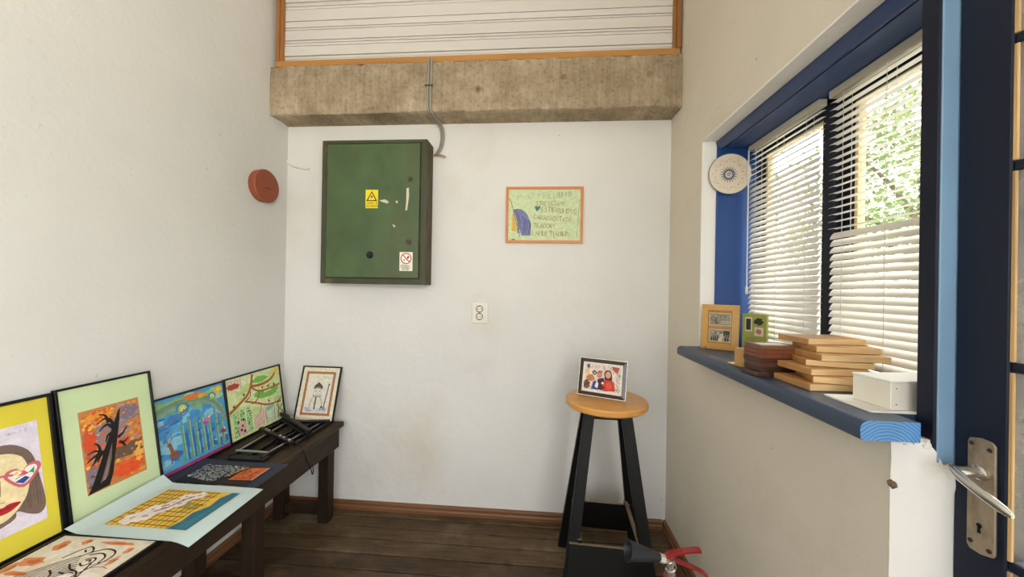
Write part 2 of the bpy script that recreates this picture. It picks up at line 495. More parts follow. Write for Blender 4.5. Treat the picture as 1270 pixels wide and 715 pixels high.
# ------------------------------------------------------------------ the room
XL, XR, YB, YR, ZC = -1.573, 0.738, 2.115, -1.85, 3.3
XO = 1.06                                             # outer face of the window wall
floor = tag(MB().box(XL, XR, YR, YB, -0.12, -0.022).build('floor', M('dark_joint', S(20, 15, 11), 0.95, 0.2, 20)), 'dark worn brown plank floor', kind='structure')
OBJM['floor'] = Matrix()
edges = [2.13, 2.05, 1.962, 1.869, 1.762, 1.66, 1.565, 1.46, 1.352, 1.26, 1.155]
while edges[-1] > YR: edges.append(edges[-1] - random.Random(len(edges)).uniform(0.09, 0.112))
for i in range(len(edges) - 1):
    y1, y0 = min(edges[i], YB - 0.001), max(edges[i + 1], YR)
    if y1 - y0 < 0.01: continue
    dz = random.Random(i * 7).uniform(-0.0025, 0.0)
    MB().box(XL + 0.002, XR - 0.002, y0 + 0.004, y1 - 0.004, -0.022, dz).build('plank', FLOOR, floor, bevel=0.0025)

tag(MB().box(XL - 0.2, XL, YR, YB + 0.2, -0.12, ZC).build('wall_left', WALL_L), 'plain off-white plastered wall above the bench', kind='structure')
tag(MB().box(XL, XO, YB, YB + 0.2, -0.12, ZC).build('wall_back', WALL), 'off-white plastered wall with the green cabinet', kind='structure')
tag(MB().box(XL - 0.2, XO, YR - 0.2, YB + 0.2, ZC, ZC + 0.15).build('ceiling', BOARD_W), 'flat white ceiling', kind='structure')
wr = MB()                                             # unseen rear wall; its wide opening is added to let fill light in
wr.box(XL, XO, YR - 0.2, YR, -0.12, 0.8); wr.box(XL, XO, YR - 0.2, YR, 2.5, ZC)
wr.box(XL, -1.35, YR - 0.2, YR, 0.8, 2.5); wr.box(0.65, XO, YR - 0.2, YR, 0.8, 2.5)
tag(wr.build('wall_rear', WALL), 'unseen off-white wall with a wide opening added for fill light', kind='structure')

# window wall: window at the far part, glazed door beside it, another window opening behind the camera
W0, W1, WZ0, WZ1 = 0.81, 1.717, 1.063, 2.047
DY0, DY1, DZ1 = -0.06, 0.81, 2.12
w = MB()
w.prism([(XR, W0, -0.12), (XR, YB, -0.12), (XO, YB, -0.12), (XO, 0.775, -0.12), (0.80, 0.776, -0.12), (0.768, 0.786, -0.12)], (0, 0, WZ0 + 0.12))
w.box(XR, XO, W1, YB, WZ0, WZ1)
w.box(XR, XO, DY0, YB, WZ1 + 0.08, ZC); w.box(XR, XO, W0, YB, WZ1, WZ1 + 0.08)
w.box(XR, XO, YR, -1.55, -0.12, ZC); w.box(XR, XO, -0.35, DY0, -0.12, ZC)
w.box(XR, XO, -1.55, -0.35, -0.12, 0.9); w.box(XR, XO, -1.55, -0.35, 2.3, ZC)
wall_right = tag(w.build('wall_right', WALL_R), 'cream plastered wall under and around the blue window', kind='structure')
# limewashed bands round the opening and the broken plaster of the door reveal
def band(pts, off): MB().prism(pts, off).build('plaster_reveal', WHITE_PL, wall_right)
band([(XR - 0.001, W1 - 0.006, WZ0 + 0.04), (0.80, W1 - 0.006, WZ0 + 0.04), (0.80, W1, WZ0 + 0.04), (XR - 0.001, W1, WZ0 + 0.04)], (0, 0, WZ1 - WZ0 - 0.04))
band([(XR - 0.001, W0, WZ1 - 0.006), (0.80, W0, WZ1 - 0.006), (0.80, W0, WZ1), (XR - 0.001, W0, WZ1)], (0, W1 - W0, 0))
rv = MB()
rr = random.Random(5)
NU, NV = 16, 46                                       # reveal face: a bumpy rounded sheet, jagged at the top
for j in range(NV + 1):
    for i in range(NU + 1):
        x = XR - 0.0006 + 0.135 * i / NU
        y = W0 - 0.0405 * math.sin(min(1.0, (x - XR) / 0.075) * math.pi / 2)
        zt = 1.060 if x < 0.778 else 1.060 - 0.040 * min(1, (x - 0.778) / 0.02)
        z = zt * j / NV + (rr.uniform(-0.004, 0.003) if j == NV else 0)
        bump_ = rr.uniform(0, 0.0018) + (0.004 * rr.random() if j > NV - 4 else 0)
        rv.v.append((x - 0.3 * bump_, y - bump_ - 0.001, z))
for j in range(NV):
    for i in range(NU):
        k = j * (NU + 1) + i
        rv.f.append((k, k + 1, k + NU + 2, k + NU + 1)); rv.mi.append(0)
rv.build('plaster_reveal', WHITE_PL, wall_right, smooth=60)
for i, (x, y, z, r_) in enumerate([(0.750, 0.797, 1.054, 0.007), (0.765, 0.787, 1.055, 0.006), (0.777, 0.780, 1.052, 0.007)]):
    q = MB(); q.lathe([(0.001, -r_), (r_ * 0.7, -r_ * 0.7), (r_, 0), (r_ * 0.7, r_ * 0.7), (0.001, r_)], 9, (x, y, z)); q.build('plaster_lump', WHITE_PL, wall_right, jitter=0.0022, smooth=50)
q = MB(); q.lathe([(0.001, -0.009), (0.008, -0.003), (0.007, 0.004), (0.001, 0.008)], 8, (XR + 0.0015, 0.79 + 0.018, 0.958)); q.build('chipped_hole', GAP, wall_right, jitter=0.0018)

# beam, boarded panel and its trim
bm_ = MB()
NX = 64
prof = [(1.962, 2.612), (1.958, 2.55), (1.957, 2.45), (1.958, 2.39), (1.961, 2.338), (1.967, 2.333), (2.02, 2.334), (2.07, 2.334), (YB, 2.333), (YB, 2.612)]
rr = random.Random(11)
for i in range(NX + 1):
    x = XL + (XR - XL) * i / NX
    for k, (y, z) in enumerate(prof):
        j = 0 if k in (8, 9) else 0.0028
        tz = rr.uniform(-0.007, 0.003) if k == 0 else 0
        bm_.v.append((x, y + rr.uniform(-j, j), z + rr.uniform(-j, j) + tz))
n_ = len(prof)
for i in range(NX):
    for k in range(n_):
        a, b = i * n_ + k, i * n_ + (k + 1) % n_
        bm_.f.append((a, b, b + n_, a + n_)); bm_.mi.append(0)
bm_.f += [tuple(range(n_)), tuple(range(NX * n_, (NX + 1) * n_))]; bm_.mi += [0, 0]
tag(bm_.build('concrete_beam', CONCRETE, smooth=40), 'rough grey concrete beam across the top of the back wall', 'beam', kind='structure')

up_wall = tag(MB().box(XL, XR, 2.003, 2.03, 2.60, ZC).build('wall_upper', M('panel_gap', S(146, 126, 100), 0.9, 0.2, 20)), 'white boarded panel above the concrete beam', kind='structure')
zs = [2.64, 2.660, 2.672, 2.690, 2.748, 2.766, 2.782, 2.842, 2.856, 2.893, 2.962, 2.980, 3.003, 3.085, 3.12, 3.20, 3.24, ZC]
for i in range(len(zs) - 1):
    rr = random.Random(i)
    pr = rr.uniform(0, 0.003) + (0.0 if zs[i + 1] - zs[i] > 0.05 else 0.002)
    g = 0.0019
    o = MB().prism([(XL + 0.05, 1.990 + pr, zs[i] + g), (XL + 0.05, 1.990 + pr, zs[i + 1] - g), (XR - 0.03, 1.990 + pr, zs[i + 1] - g + rr.uniform(-.001, .001)), (XR - 0.03, 1.990 + pr, zs[i] + g)], (0, 0.0115, 0)).build('board', BOARD_W, up_wall, bevel=0.0009)
tag(MB().box(XL + 0.022, XR - 0.012, 1.968, 1.992, 2.614, 2.650).build('trim_1', PINE, bevel=0.003), 'horizontal varnished pine trim along the beam top', kind='structure')
t2 = MB(); t2.box(XL + 0.022, XL + 0.043, 1.968, 1.995, 2.6505, ZC); t2.box(XL + 0.043, XL + 0.062, 1.975, 1.995, 2.6505, ZC)
tag(t2.build('trim_2', PINE_V, bevel=0.002), 'upright pine trim at the left wall end of the boarded panel', kind='structure')
t3 = MB(); t3.box(XR - 0.030, XR - 0.006, 1.965, 1.995, 2.6505, ZC); t3.box(XR - 0.046, XR - 0.030, 1.974, 1.995, 2.6505, ZC)
tag(t3.build('trim_3', PINE_V, bevel=0.002), 'upright pine trim at the window wall end of the boarded panel', kind='structure')

def skirting(name, p, q, nrm, label):
    p, q, nrm = Vector(p), Vector(q), Vector(nrm)
    pr = [(0, 0), (0.020, 0), (0.020, 0.018), (0.015, 0.026), (0.015, 0.040), (0.008, 0.048), (0, 0.050)]
    pts = [p + nrm * a + Vector((0, 0, b)) for a, b in pr]
    tag(MB().prism(pts, q - p).build(name, BASEB), label, kind='structure')
skirting('baseboard_back', (XL + 0.02, YB, 0), (XR - 0.02, YB, 0), (0, -1, 0), 'brown wooden baseboard of the back wall')
skirting('baseboard_left', (XL, YR, 0), (XL, YB, 0), (1, 0, 0), 'brown wooden baseboard under the bench')
skirting('baseboard_right', (XR, W0 + 0.01, 0), (XR, YB, 0), (-1, 0, 0), 'brown wooden baseboard under the window wall')

# ------------------------------------------------------------------ the window
win = thing('window_1', 'blue painted double window with a deep sill', loc=(XR, 1.26, WZ0), kind='structure')
B = lambda mb, name, mat, **k: mb.build(name, mat, win, world=True, **k)
B(MB().box(0.80, 0.99, 1.703, 1.7165, 1.102, 2.04), 'jamb_board', BLUE, bevel=0.002)
hb = MB().box(0.832, 1.03, 0.812, 1.703, 2.006, 2.045); B(hb, 'head_board', BLUE_H, bevel=0.002)
mo = [(0.797, 2.0465), (0.797, 2.030), (0.803, 2.022), (0.806, 2.010), (0.812, 2.003), (0.820, 2.003), (0.824, 2.010), (0.831, 2.012), (0.831, 2.0465)]
B(MB().prism([(x, 0.811, z) for x, z in mo], (0, 0.904, 0)), 'head_moulding', M('blue_moulding_paint', S(40, 60, 104), 0.3, 0.1, 6), smooth=40)
B(MB().box(0.785, 1.03, 0.7735, 0.8105, 1.02, 2.125), 'door_post', NAVY, bevel=0.003)
B(MB().box(0.7875, 0.90, 0.7695, 0.7736, 1.022, 2.12), 'post_edge', PALE_BLUE, bevel=0.001)
B(MB().box(0.957, 1.03, 1.252, 1.304, 1.102, 2.006), 'mullion', NAVY, bevel=0.004)
for (a, b) in ((0.812, 1.252), (1.304, 1.703)):
    fr = MB()
    x0, x1, s_ = 0.985, 1.022, 0.034
    fr.box(x0, x1, a + .001, a + s_, 1.104, 2.005); fr.box(x0, x1, b - s_, b - .001, 1.104, 2.005)
    fr.box(x0, x1, a + s_, b - s_, 1.104, 1.15); fr.box(x0, x1, a + s_, b - s_, 1.965, 2.005)
    B(fr, 'sash_frame', NAVY, bevel=0.002)
    bd = MB(); t_ = 0.012
    bd.box(0.992, 1.015, a + s_, a + s_ + t_, 1.15, 1.965); bd.box(0.992, 1.015, b - s_ - t_, b - s_, 1.15, 1.965)
    bd.box(0.992, 1.015, a + s_ + t_, b - s_ - t_, 1.15, 1.162); bd.box(0.992, 1.015, a + s_ + t_, b - s_ - t_, 1.953, 1.965)
    B(bd, 'glazing_bead', CREAM_FR, bevel=0.001)
    B(MB().box(1.002, 1.006, a + s_ + .002, b - s_ - .002, 1.152, 1.963), 'pane', GLASS)
sl = MB()
pr = []
for k in range(9):
    a = math.pi / 2 + math.pi / 2 * k / 8
    pr.append((0.655 + 0.017 * math.cos(a), 1.085 + 0.017 * math.sin(a)))
pr += [(0.6385, 1.068), (0.643, 1.063)]
zx = [(1.0, 1.102)] + pr + [(1.0, 1.063)]
sl.prism([(x, 0.812, z) for x, z in zx], (0, 0.898, 0))
sl.prism([(min(x, 0.748), 0.762, z) for x, z in zx], (0, 0.0499, 0), 0)
sill = B(sl, 'window_sill', [SILL_BL], smooth=35)
eg = MB().prism([(min(x, 0.748), 0.7612, z) for x, z in zx], (0, 0.0012, 0))
def end_grain():
    m, n, l, p = new_mat('sill_end_grain_blue')
    v = coords(n, l, (1, 0.05, 1), rnd=False)
    wv = n.new('ShaderNodeTexWave'); wv.wave_type = 'RINGS'; wv.inputs['Scale'].default_value = 52; wv.inputs['Distortion'].default_value = 3.0; wv.rings_direction = 'Y'
    mp = n.new('ShaderNodeMapping'); mp.inputs['Location'].default_value = (0.05, 0, 0.03)
    l.new(v, mp.inputs[0]); l.new(mp.outputs[0], wv.inputs['Vector'])
    l.new(ramp(n, l, wv.outputs['Fac'], [(0.2, S(58, 108, 164)), (0.8, S(86, 142, 192))]), p.inputs['Base Color'])
    p.inputs['Roughness'].default_value = 0.4
    return m
o = eg.build('end_grain', end_grain(), sill, world=True)

def blind(label, ya, yb, tilts, wand):
    b = thing('venetian_blind', label, 'window blind', (0.935, (ya + yb) / 2, 2.0), group='venetian blinds in the blue window')
    L = yb - ya
    K = lambda mb, nm, mt, **k: mb.build(nm, mt, b, **k)
    K(MB().box(-0.014, 0.014, -L / 2, L / 2, -0.020, 0.004), 'headrail', M('headrail_grey', S(196, 188, 172), 0.4, 0.05), bevel=0.002)
    pitch, n = 0.0225, 37
    sec = [(-0.0125, 0.0), (-0.0065, 0.0018), (0, 0.0025), (0.0065, 0.0018), (0.0125, 0.0)]
    prof = [(x, z + 0.0004) for x, z in sec] + [(x, z - 0.0004) for x, z in sec[::-1]]
    me = None
    for i in range(n):
        z = -0.036 - i * pitch
        if me is None:
            o = MB().prism([(x, -L / 2 + 0.004, zz) for x, zz in prof], (0, L - 0.008, 0)).build('slat', SLAT, b, smooth=50)
            me = o.data
        else:
            o = bpy.data.objects.new('slat', me); COL.objects.link(o); o.parent = b
        t, yaw, dz = tilts(i)
        o.location = (0, 0, z + dz); o.rotation_euler = (yaw, R(t), 0)
    zb = -0.036 - n * pitch + 0.006
    K(MB().box(-0.012, 0.012, -L / 2 + 0.004, L / 2 - 0.004, zb - 0.012, zb), 'bottom_rail', WHITE_PLASTIC, bevel=0.003)
    for yy in (-0.36 * L, 0.02 * L, 0.36 * L):
        c = MB()
        for xx in (-0.0125, 0.0125): c.tube([(xx, yy, -0.024), (xx, yy, zb)], 0.0007, 5)
        K(c, 'ladder_cord', CORD_W)
    if wand:
        K(MB().tube([(-0.022, L / 2 - 0.02, -0.02), (-0.022, L / 2 - 0.02, -0.62)], 0.0032, 6), 'tilt_wand', M('clear_wand', S(214, 216, 214), 0.2, 0.03))
        K(MB().lathe([(0.003, 0), (0.006, 0.004), (0.006, 0.03), (0.003, 0.036)], 8, (-0.022, L / 2 - 0.02, -0.655)), 'tassel', WHITE_PLASTIC)
    return b
rb = random.Random(3)
blind('white venetian blind beside the painted plate, slats tilted shut', 1.272, 1.680,
      lambda i: ((-18, 0.0, 0) if i in (0, 1, 2) else (-34 + rb.uniform(-10, 6), rb.uniform(-.004, .004), 0) if i < 7 else (-57 + rb.uniform(-4, 4), rb.uniform(-.002, .002), 0)), True)
blind('white venetian blind beside the door post, upper slats open and lower ones shut', 0.826, 1.232,
      lambda i: ((-6 + rb.uniform(-4, 4), rb.uniform(-.003, .003), 0) if i < 19 else (-58 + rb.uniform(-4, 4), rb.uniform(-.003, .003), 0)), False)

# ------------------------------------------------------------------ the glazed door beside the window
DX, DT = 0.815, 0.042
door = thing('door_1', 'dark navy glazed wooden door with a worn nickel handle', loc=(DX, 0.768, 0.0), kind='structure')
D = lambda mb, name, mat, parent=None, **k: mb.build(name, mat, parent or door, world=True, **k)
ZD = 2.105
D(MB().box(DX, DX + DT, 0.688, 0.768, 0.01, ZD), 'lock_stile', NAVY_D, bevel=0.0025)
D(MB().box(DX, DX + DT, -0.05, 0.03, 0.01, ZD), 'hinge_stile', NAVY_D, bevel=0.0025)
D(MB().box(DX, DX + DT, 0.03, 0.688, 0.01, 0.20), 'bottom_rail', NAVY_D, bevel=0.0025)
D(MB().box(DX, DX + DT, 0.03, 0.688, 2.02, ZD), 'top_rail', NAVY_D, bevel=0.0025)
D(MB().box(DX + 0.004, DX + DT - 0.004, 0.346, 0.372, 0.20, 2.02), 'muntin', NAVY_D, bevel=0.002)
mz = [0.20, 0.54, 0.885, 1.229, 1.579, 1.80, 2.02]
for z in mz[1:-1]:
    D(MB().box(DX + 0.004, DX + DT - 0.004, 0.03, 0.688, z - 0.009, z + 0.009), 'muntin', NAVY_D, bevel=0.002)
for i in range(len(mz) - 1):
    for (a, b) in ((0.03, 0.346), (0.372, 0.688)):
        z0, z1 = mz[i] + 0.009, mz[i + 1] - 0.009
        g = MB()
        x0, x1, t_ = DX + 0.001, DX + 0.006, 0.006
        g.box(x0, x1, a, a + t_, z0, z1); g.box(x0, x1, b - t_, b, z0, z1)
        D(g, 'glazing_bead', RAW_WOOD, bevel=0.0012, jitter=0.0006)
        D(MB().box(DX + 0.007, DX + 0.011, a + 0.0005, b - 0.0005, z0, z1), 'pane', DIRTY_GLASS)
NICKEL = worn('worn_nickel', S(164, 148, 126), S(104, 88, 70), 0.54, 9, 0.38, 0.2, 10, (1, 1, 0.5), 0.15, 60, 0.15)
NICKEL.node_tree.nodes['Principled BSDF'].inputs['Metallic'].default_value = 0.55
CHROME = M('bright_chrome', S(210, 206, 198), 0.18, 0.06, 20, metal=0.85)
DARK_SCREW = M('dark_screw', S(70, 60, 52), 0.5, 0.2, 40, metal=0.5)
pl = MB()
pts = [(0.742, 1.080), (0.739, 1.087), (0.722, 1.092), (0.705, 1.090), (0.700, 1.084), (0.699, 0.893), (0.702, 0.886), (0.720, 0.880), (0.737, 0.881), (0.742, 0.888)]
pl.prism([(DX - 0.0045, y, z) for y, z in pts], (0.0045, 0, 0))
plate = D(pl, 'lock_plate', NICKEL, bevel=0.0012)
plate_m = plate
def sub(mb, name, mat, **k): return mb.build(name, mat, plate, world=True, **k)
for y, z in ((0.735, 1.078), (0.708, 1.075), (0.735, 0.897), (0.707, 0.895)):
    sub(MB().lathe([(0.004, 0), (0.0036, 0.0014), (0.001, 0.0018)], 10, (DX - 0.0045, y, z), (-1, 0, 0)), 'screw', DARK_SCREW, smooth=40)
lv = MB()
lv.tube([(DX - 0.004, 0.722, 1.029), (DX - 0.047, 0.722, 1.029)], 0.0098, 14)
lv.lathe([(0.0135, 0), (0.0135, 0.004), (0.0095, 0.007)], 18, (DX - 0.0045, 0.722, 1.029), (-1, 0, 0))
lever = sub(lv, 'lever_neck', CHROME, smooth=40)
l2 = MB()
for i in range(13):
    t = i / 12
    y = 0.732 - 0.092 * t; z = 1.033 - 0.036 * t; hw = 0.0115 * (1 - 0.25 * t) * (0.5 if i in (0, 12) else 0.9 if i in (1, 11) else 1)
    x = DX - 0.047 - 0.003 * math.sin(t * 3.14)
    for k in range(10):
        a = 2 * math.pi * k / 10
        l2.v.append((x + 0.005 * math.cos(a) * (0.6 if i in (0, 12) else 1), y, z + hw * math.sin(a)))
for i in range(12):
    for k in range(10):
        a, b = i * 10 + k, i * 10 + (k + 1) % 10
        l2.f.append((a, b, b + 10, a + 10)); l2.mi.append(0)
l2.f += [tuple(range(10)), tuple(range(120, 130))]; l2.mi += [0, 0]
sub(l2, 'lever', CHROME, smooth=50)
kh = MB().lathe([(0.0042, 0), (0.0042, 0.0006)], 14, (DX - 0.0046, 0.722, 0.932), (-1, 0, 0))
kh.prism([(DX - 0.0052, 0.7200, 0.931), (DX - 0.0052, 0.7240, 0.931), (DX - 0.0052, 0.7245, 0.918), (DX - 0.0052, 0.7195, 0.918)], (0.0006, 0, 0))
sub(kh, 'keyhole', M('black_hole', S(14, 12, 11), 0.9, 0.05))
# ------------------------------------------------------------------ pictures
BLACK_FR = M('black_frame', S(16, 15, 15), 0.35, 0.1, 20, spec=0.3)
BACK_BD = M('brown_backing', S(120, 92, 62), 0.8, 0.1)
INK = S(34, 28, 26)
def frame_mesh(w, h, fw, dp, lip=0.0):
    """mitred ring, outer size w x h, face width fw, depth dp; back at z=0"""
    f = MB()
    o = [(0, 0), (w, 0), (w, h), (0, h)]; i = [(fw, fw), (w - fw, fw), (w - fw, h - fw), (fw, h - fw)]
    vs = [(x, y, 0) for x, y in o] + [(x, y, dp - lip) for x, y in o] + [(x, y, dp) for x, y in i] + [(x, y, 0) for x, y in i]
    fs = []
    for k in range(4):
        n = (k + 1) % 4
        fs += [(k, n, 4 + n, 4 + k), (4 + k, 4 + n, 8 + n, 8 + k), (8 + k, 8 + n, 12 + n, 12 + k), (12 + k, 12 + n, n, k)]
    return f.add(vs, fs)
def picture(name, label, cat, mat, w, h, fw, dp, fmat, art, art_name='painting', matc=None, margin=None, lip=0.0, group=None, mat_label=None, sink=0.006):
    """frame + backing + optional mat board + printed or painted sheet; local x right, y up, z out of the picture"""
    t = thing(name, label, cat, mat=mat, group=group)
    frame_mesh(w, h, fw, dp, lip).build('frame', fmat, t, bevel=0.0008)
    MB().box(fw * 0.5, w - fw * 0.5, fw * 0.5, h - fw * 0.5, 0.0005, 0.003).build('backing', BACK_BD, t)
    zt = dp - sink
    m = margin or (0, 0, 0, 0)
    iw, ih = w - 2 * fw, h - 2 * fw
    if matc is not None:
        o = MB().box(fw - .001, w - fw + .001, fw - .001, h - fw + .001, 0.003, zt).build('mat_board', matc, t)
        if mat_label: o['label'] = mat_label
    ax, ay = fw + m[0] * iw, fw + m[1] * ih
    aw, ah = iw * (1 - m[0] - m[2]), ih * (1 - m[1] - m[3])
    a = Art(aw, ah, len(label)); art(a)
    if matc is None:
        MB().box(fw - .001, w - fw + .001, fw - .001, h - fw + .001, 0.003, zt).build('sheet', M('drawing_paper', S(232, 228, 216), 0.8, 0.03), t)
    ob = a.build(art_name, t, 0.0)
    ob.location = (ax, ay, zt + 0.0002)
    return t

def art_girl(a0):
    class Sh(Art):
        def poly(s, pts, c): return Art.poly(s, [(u + .16, .055 + .93 * v) for u, v in pts], c)
        def stroke(s, pts, *k, **q): return Art.stroke(s, [(u + .16, .055 + .93 * v) for u, v in pts], *k, **q)
    Art.rect(a0, 0, 0, 1, 1, S(220, 212, 226))
    a = Sh(a0.w, a0.h, 5); a.el = a0.el
    for i in range(26): a.blob(a.rn.random() - .16, a.rn.random(), .09, .05, S(214 + a.rn.randrange(10), 204 + a.rn.randrange(12), 222))
    hair = S(120, 99, 90)
    a.spoly([(.06, .02), (.02, .3), (.08, .62), (.25, .80), (.45, .85), (.62, .82), (.76, .68), (.81, .42), (.84, .12), (.78, .03), (.68, .07), (.58, .14), (.52, .06)], hair)
    for i in range(40):
        x = a.rn.uniform(.62, .79); q = a.rn.randrange(22); a.stroke([(x - .14, .74), (x - .03, .6), (x, .4), (x, .12)], .0018, S(106 + q, 86 + q, 76 + q))
    a.spoly([(.16, .62), (.22, .73), (.4, .78), (.6, .74), (.69, .64), (.72, .48), (.69, .30), (.60, .17), (.46, .09), (.3, .14), (.18, .3), (.14, .46)], S(232, 214, 168))
    a.stroke([(.22, .73), (.4, .78), (.6, .74), (.74, .62)], .004, hair)
    for s_ in (-1, 1):
        cx = .46 + s_ * .2
        H = [(cx, .36), (cx - .15, .50), (cx - .13, .57), (cx - .05, .575), (cx, .53), (cx + .06, .585), (cx + .15, .58), (cx + .16, .5)]
        a.spoly(H, S(206, 104, 112)); H2 = [(cx + (x - cx) * .78, .49 + (y - .49) * .74) for x, y in H]
        a.spoly(H2, S(238, 236, 230))
        a.poly([(cx - .07, .44), (cx, .40), (cx + .06, .44), (cx + .02, .47)], S(52, 70, 150)); a.poly([(cx - .05, .49), (cx + .02, .53), (cx + .05, .49)], S(224, 84, 70))
        a.poly([(cx + .06, .5), (cx + .11, .54), (cx + .10, .47)], S(72, 150, 92)); a.poly([(cx - .1, .51), (cx - .04, .55), (cx - .03, .51)], S(236, 204, 72))
        a.stroke([(cx - .06, .47), (cx + .08, .50)], .0018, INK)
    a.stroke([(.33, .52), (.46, .545), (.58, .52)], .006, S(206, 104, 112))
    a.stroke([(.47, .5), (.46, .36), (.42, .30), (.49, .28)], .0018, S(150, 112, 82))
    a.spoly([(.33, .215), (.42, .245), (.47, .235), (.53, .25), (.62, .225), (.54, .175), (.46, .165), (.38, .18)], S(176, 34, 44))
    a.stroke([(.33, .215), (.47, .21), (.62, .225)], .0016, S(96, 16, 22))
    a.text('MATI 2 E', .56, .93, .025, S(120, 110, 120), .0008)

def art_tree(a):
    a.rect(0, 0, 1, 1, S(196, 128, 74))
    cols = [S(222, 96, 46), S(232, 150, 50), S(150, 128, 130), S(128, 116, 130), S(110, 84, 62), S(206, 84, 44), S(236, 176, 80), S(168, 146, 140)]
    for x, y, rx, ry, k in ((.45, .66, .30, .17, 2), (.80, .86, .17, .12, 3), (.68, .37, .28, .10, 4), (.68, .14, .28, .10, 0), (.9, .3, .09, .14, 6), (.13, .17, .12, .15, 3), (.13, .62, .1, .2, 5), (.3, .88, .2, .08, 1)):
        a.blob(x, y, rx, ry, cols[k], 22, .2)
    for i in range(300):
        x, y = a.rn.random(), a.rn.random()
        k = cols[a.rn.choice([0, 1, 5, 6, 7])]
        if .45 < y < .8 and x < .75: k = cols[a.rn.choice([2, 3, 2, 7, 0, 6])]
        if y > .72 and x > .55: k = cols[a.rn.choice([2, 3, 7, 1])]
        if .28 < y < .46 and x > .3: k = cols[a.rn.choice([4, 4, 2, 4])]
        if y < .25: k = cols[a.rn.choice([0, 1, 5, 0])]
        if y < .3 and x < .3: k = cols[a.rn.choice([3, 3, 2, 4])]
        a.blob(min(.95, max(.05, x)), min(.955, max(.045, y)), a.rn.uniform(.012, .045), a.rn.uniform(.008, .022), k)
    a.blob(.12, .62, .1, .11, S(214, 82, 44))
    a.blob(.68, .12, .24, .07, S(222, 84, 42)); a.blob(.62, .48, .16, .05, S(212, 92, 50))
    K = S(30, 25, 24)
    a.poly([(.0, .0), (.10, .12), (.22, .30), (.36, .52), (.50, .72), (.62, .90), (.66, .93), (.63, .80), (.56, .58), (.48, .35), (.42, .15), (.34, .02), (.1, .01)], K)
    a.poly([(.20, .08), (.30, .24), (.42, .46), (.46, .52), (.42, .34), (.33, .14)], S(112, 98, 92))
    a.poly([(.24, .10), (.33, .26), (.39, .38), (.36, .24), (.29, .11)], S(140, 122, 108))
    for st in ([(.52, .72), (.46, .82), (.36, .84), (.26, .80)], [(.5, .70), (.42, .76), (.34, .74), (.27, .70)], [(.46, .64), (.40, .62), (.36, .55)], [(.44, .78), (.40, .88), (.30, .91)],
               [(.38, .46), (.28, .45), (.18, .49), (.06, .47)], [(.26, .45), (.14, .42), (.04, .38)], [(.26, .45), (.24, .54), (.18, .58)], [(.22, .44), (.16, .36), (.1, .33)], [(.3, .45), (.22, .38), (.2, .34)],
               [(.56, .56), (.66, .60), (.74, .67)], [(.57, .50), (.66, .48), (.74, .52)], [(.62, .48), (.68, .42)]):
        a.stroke(st, .011, K, True, .75)

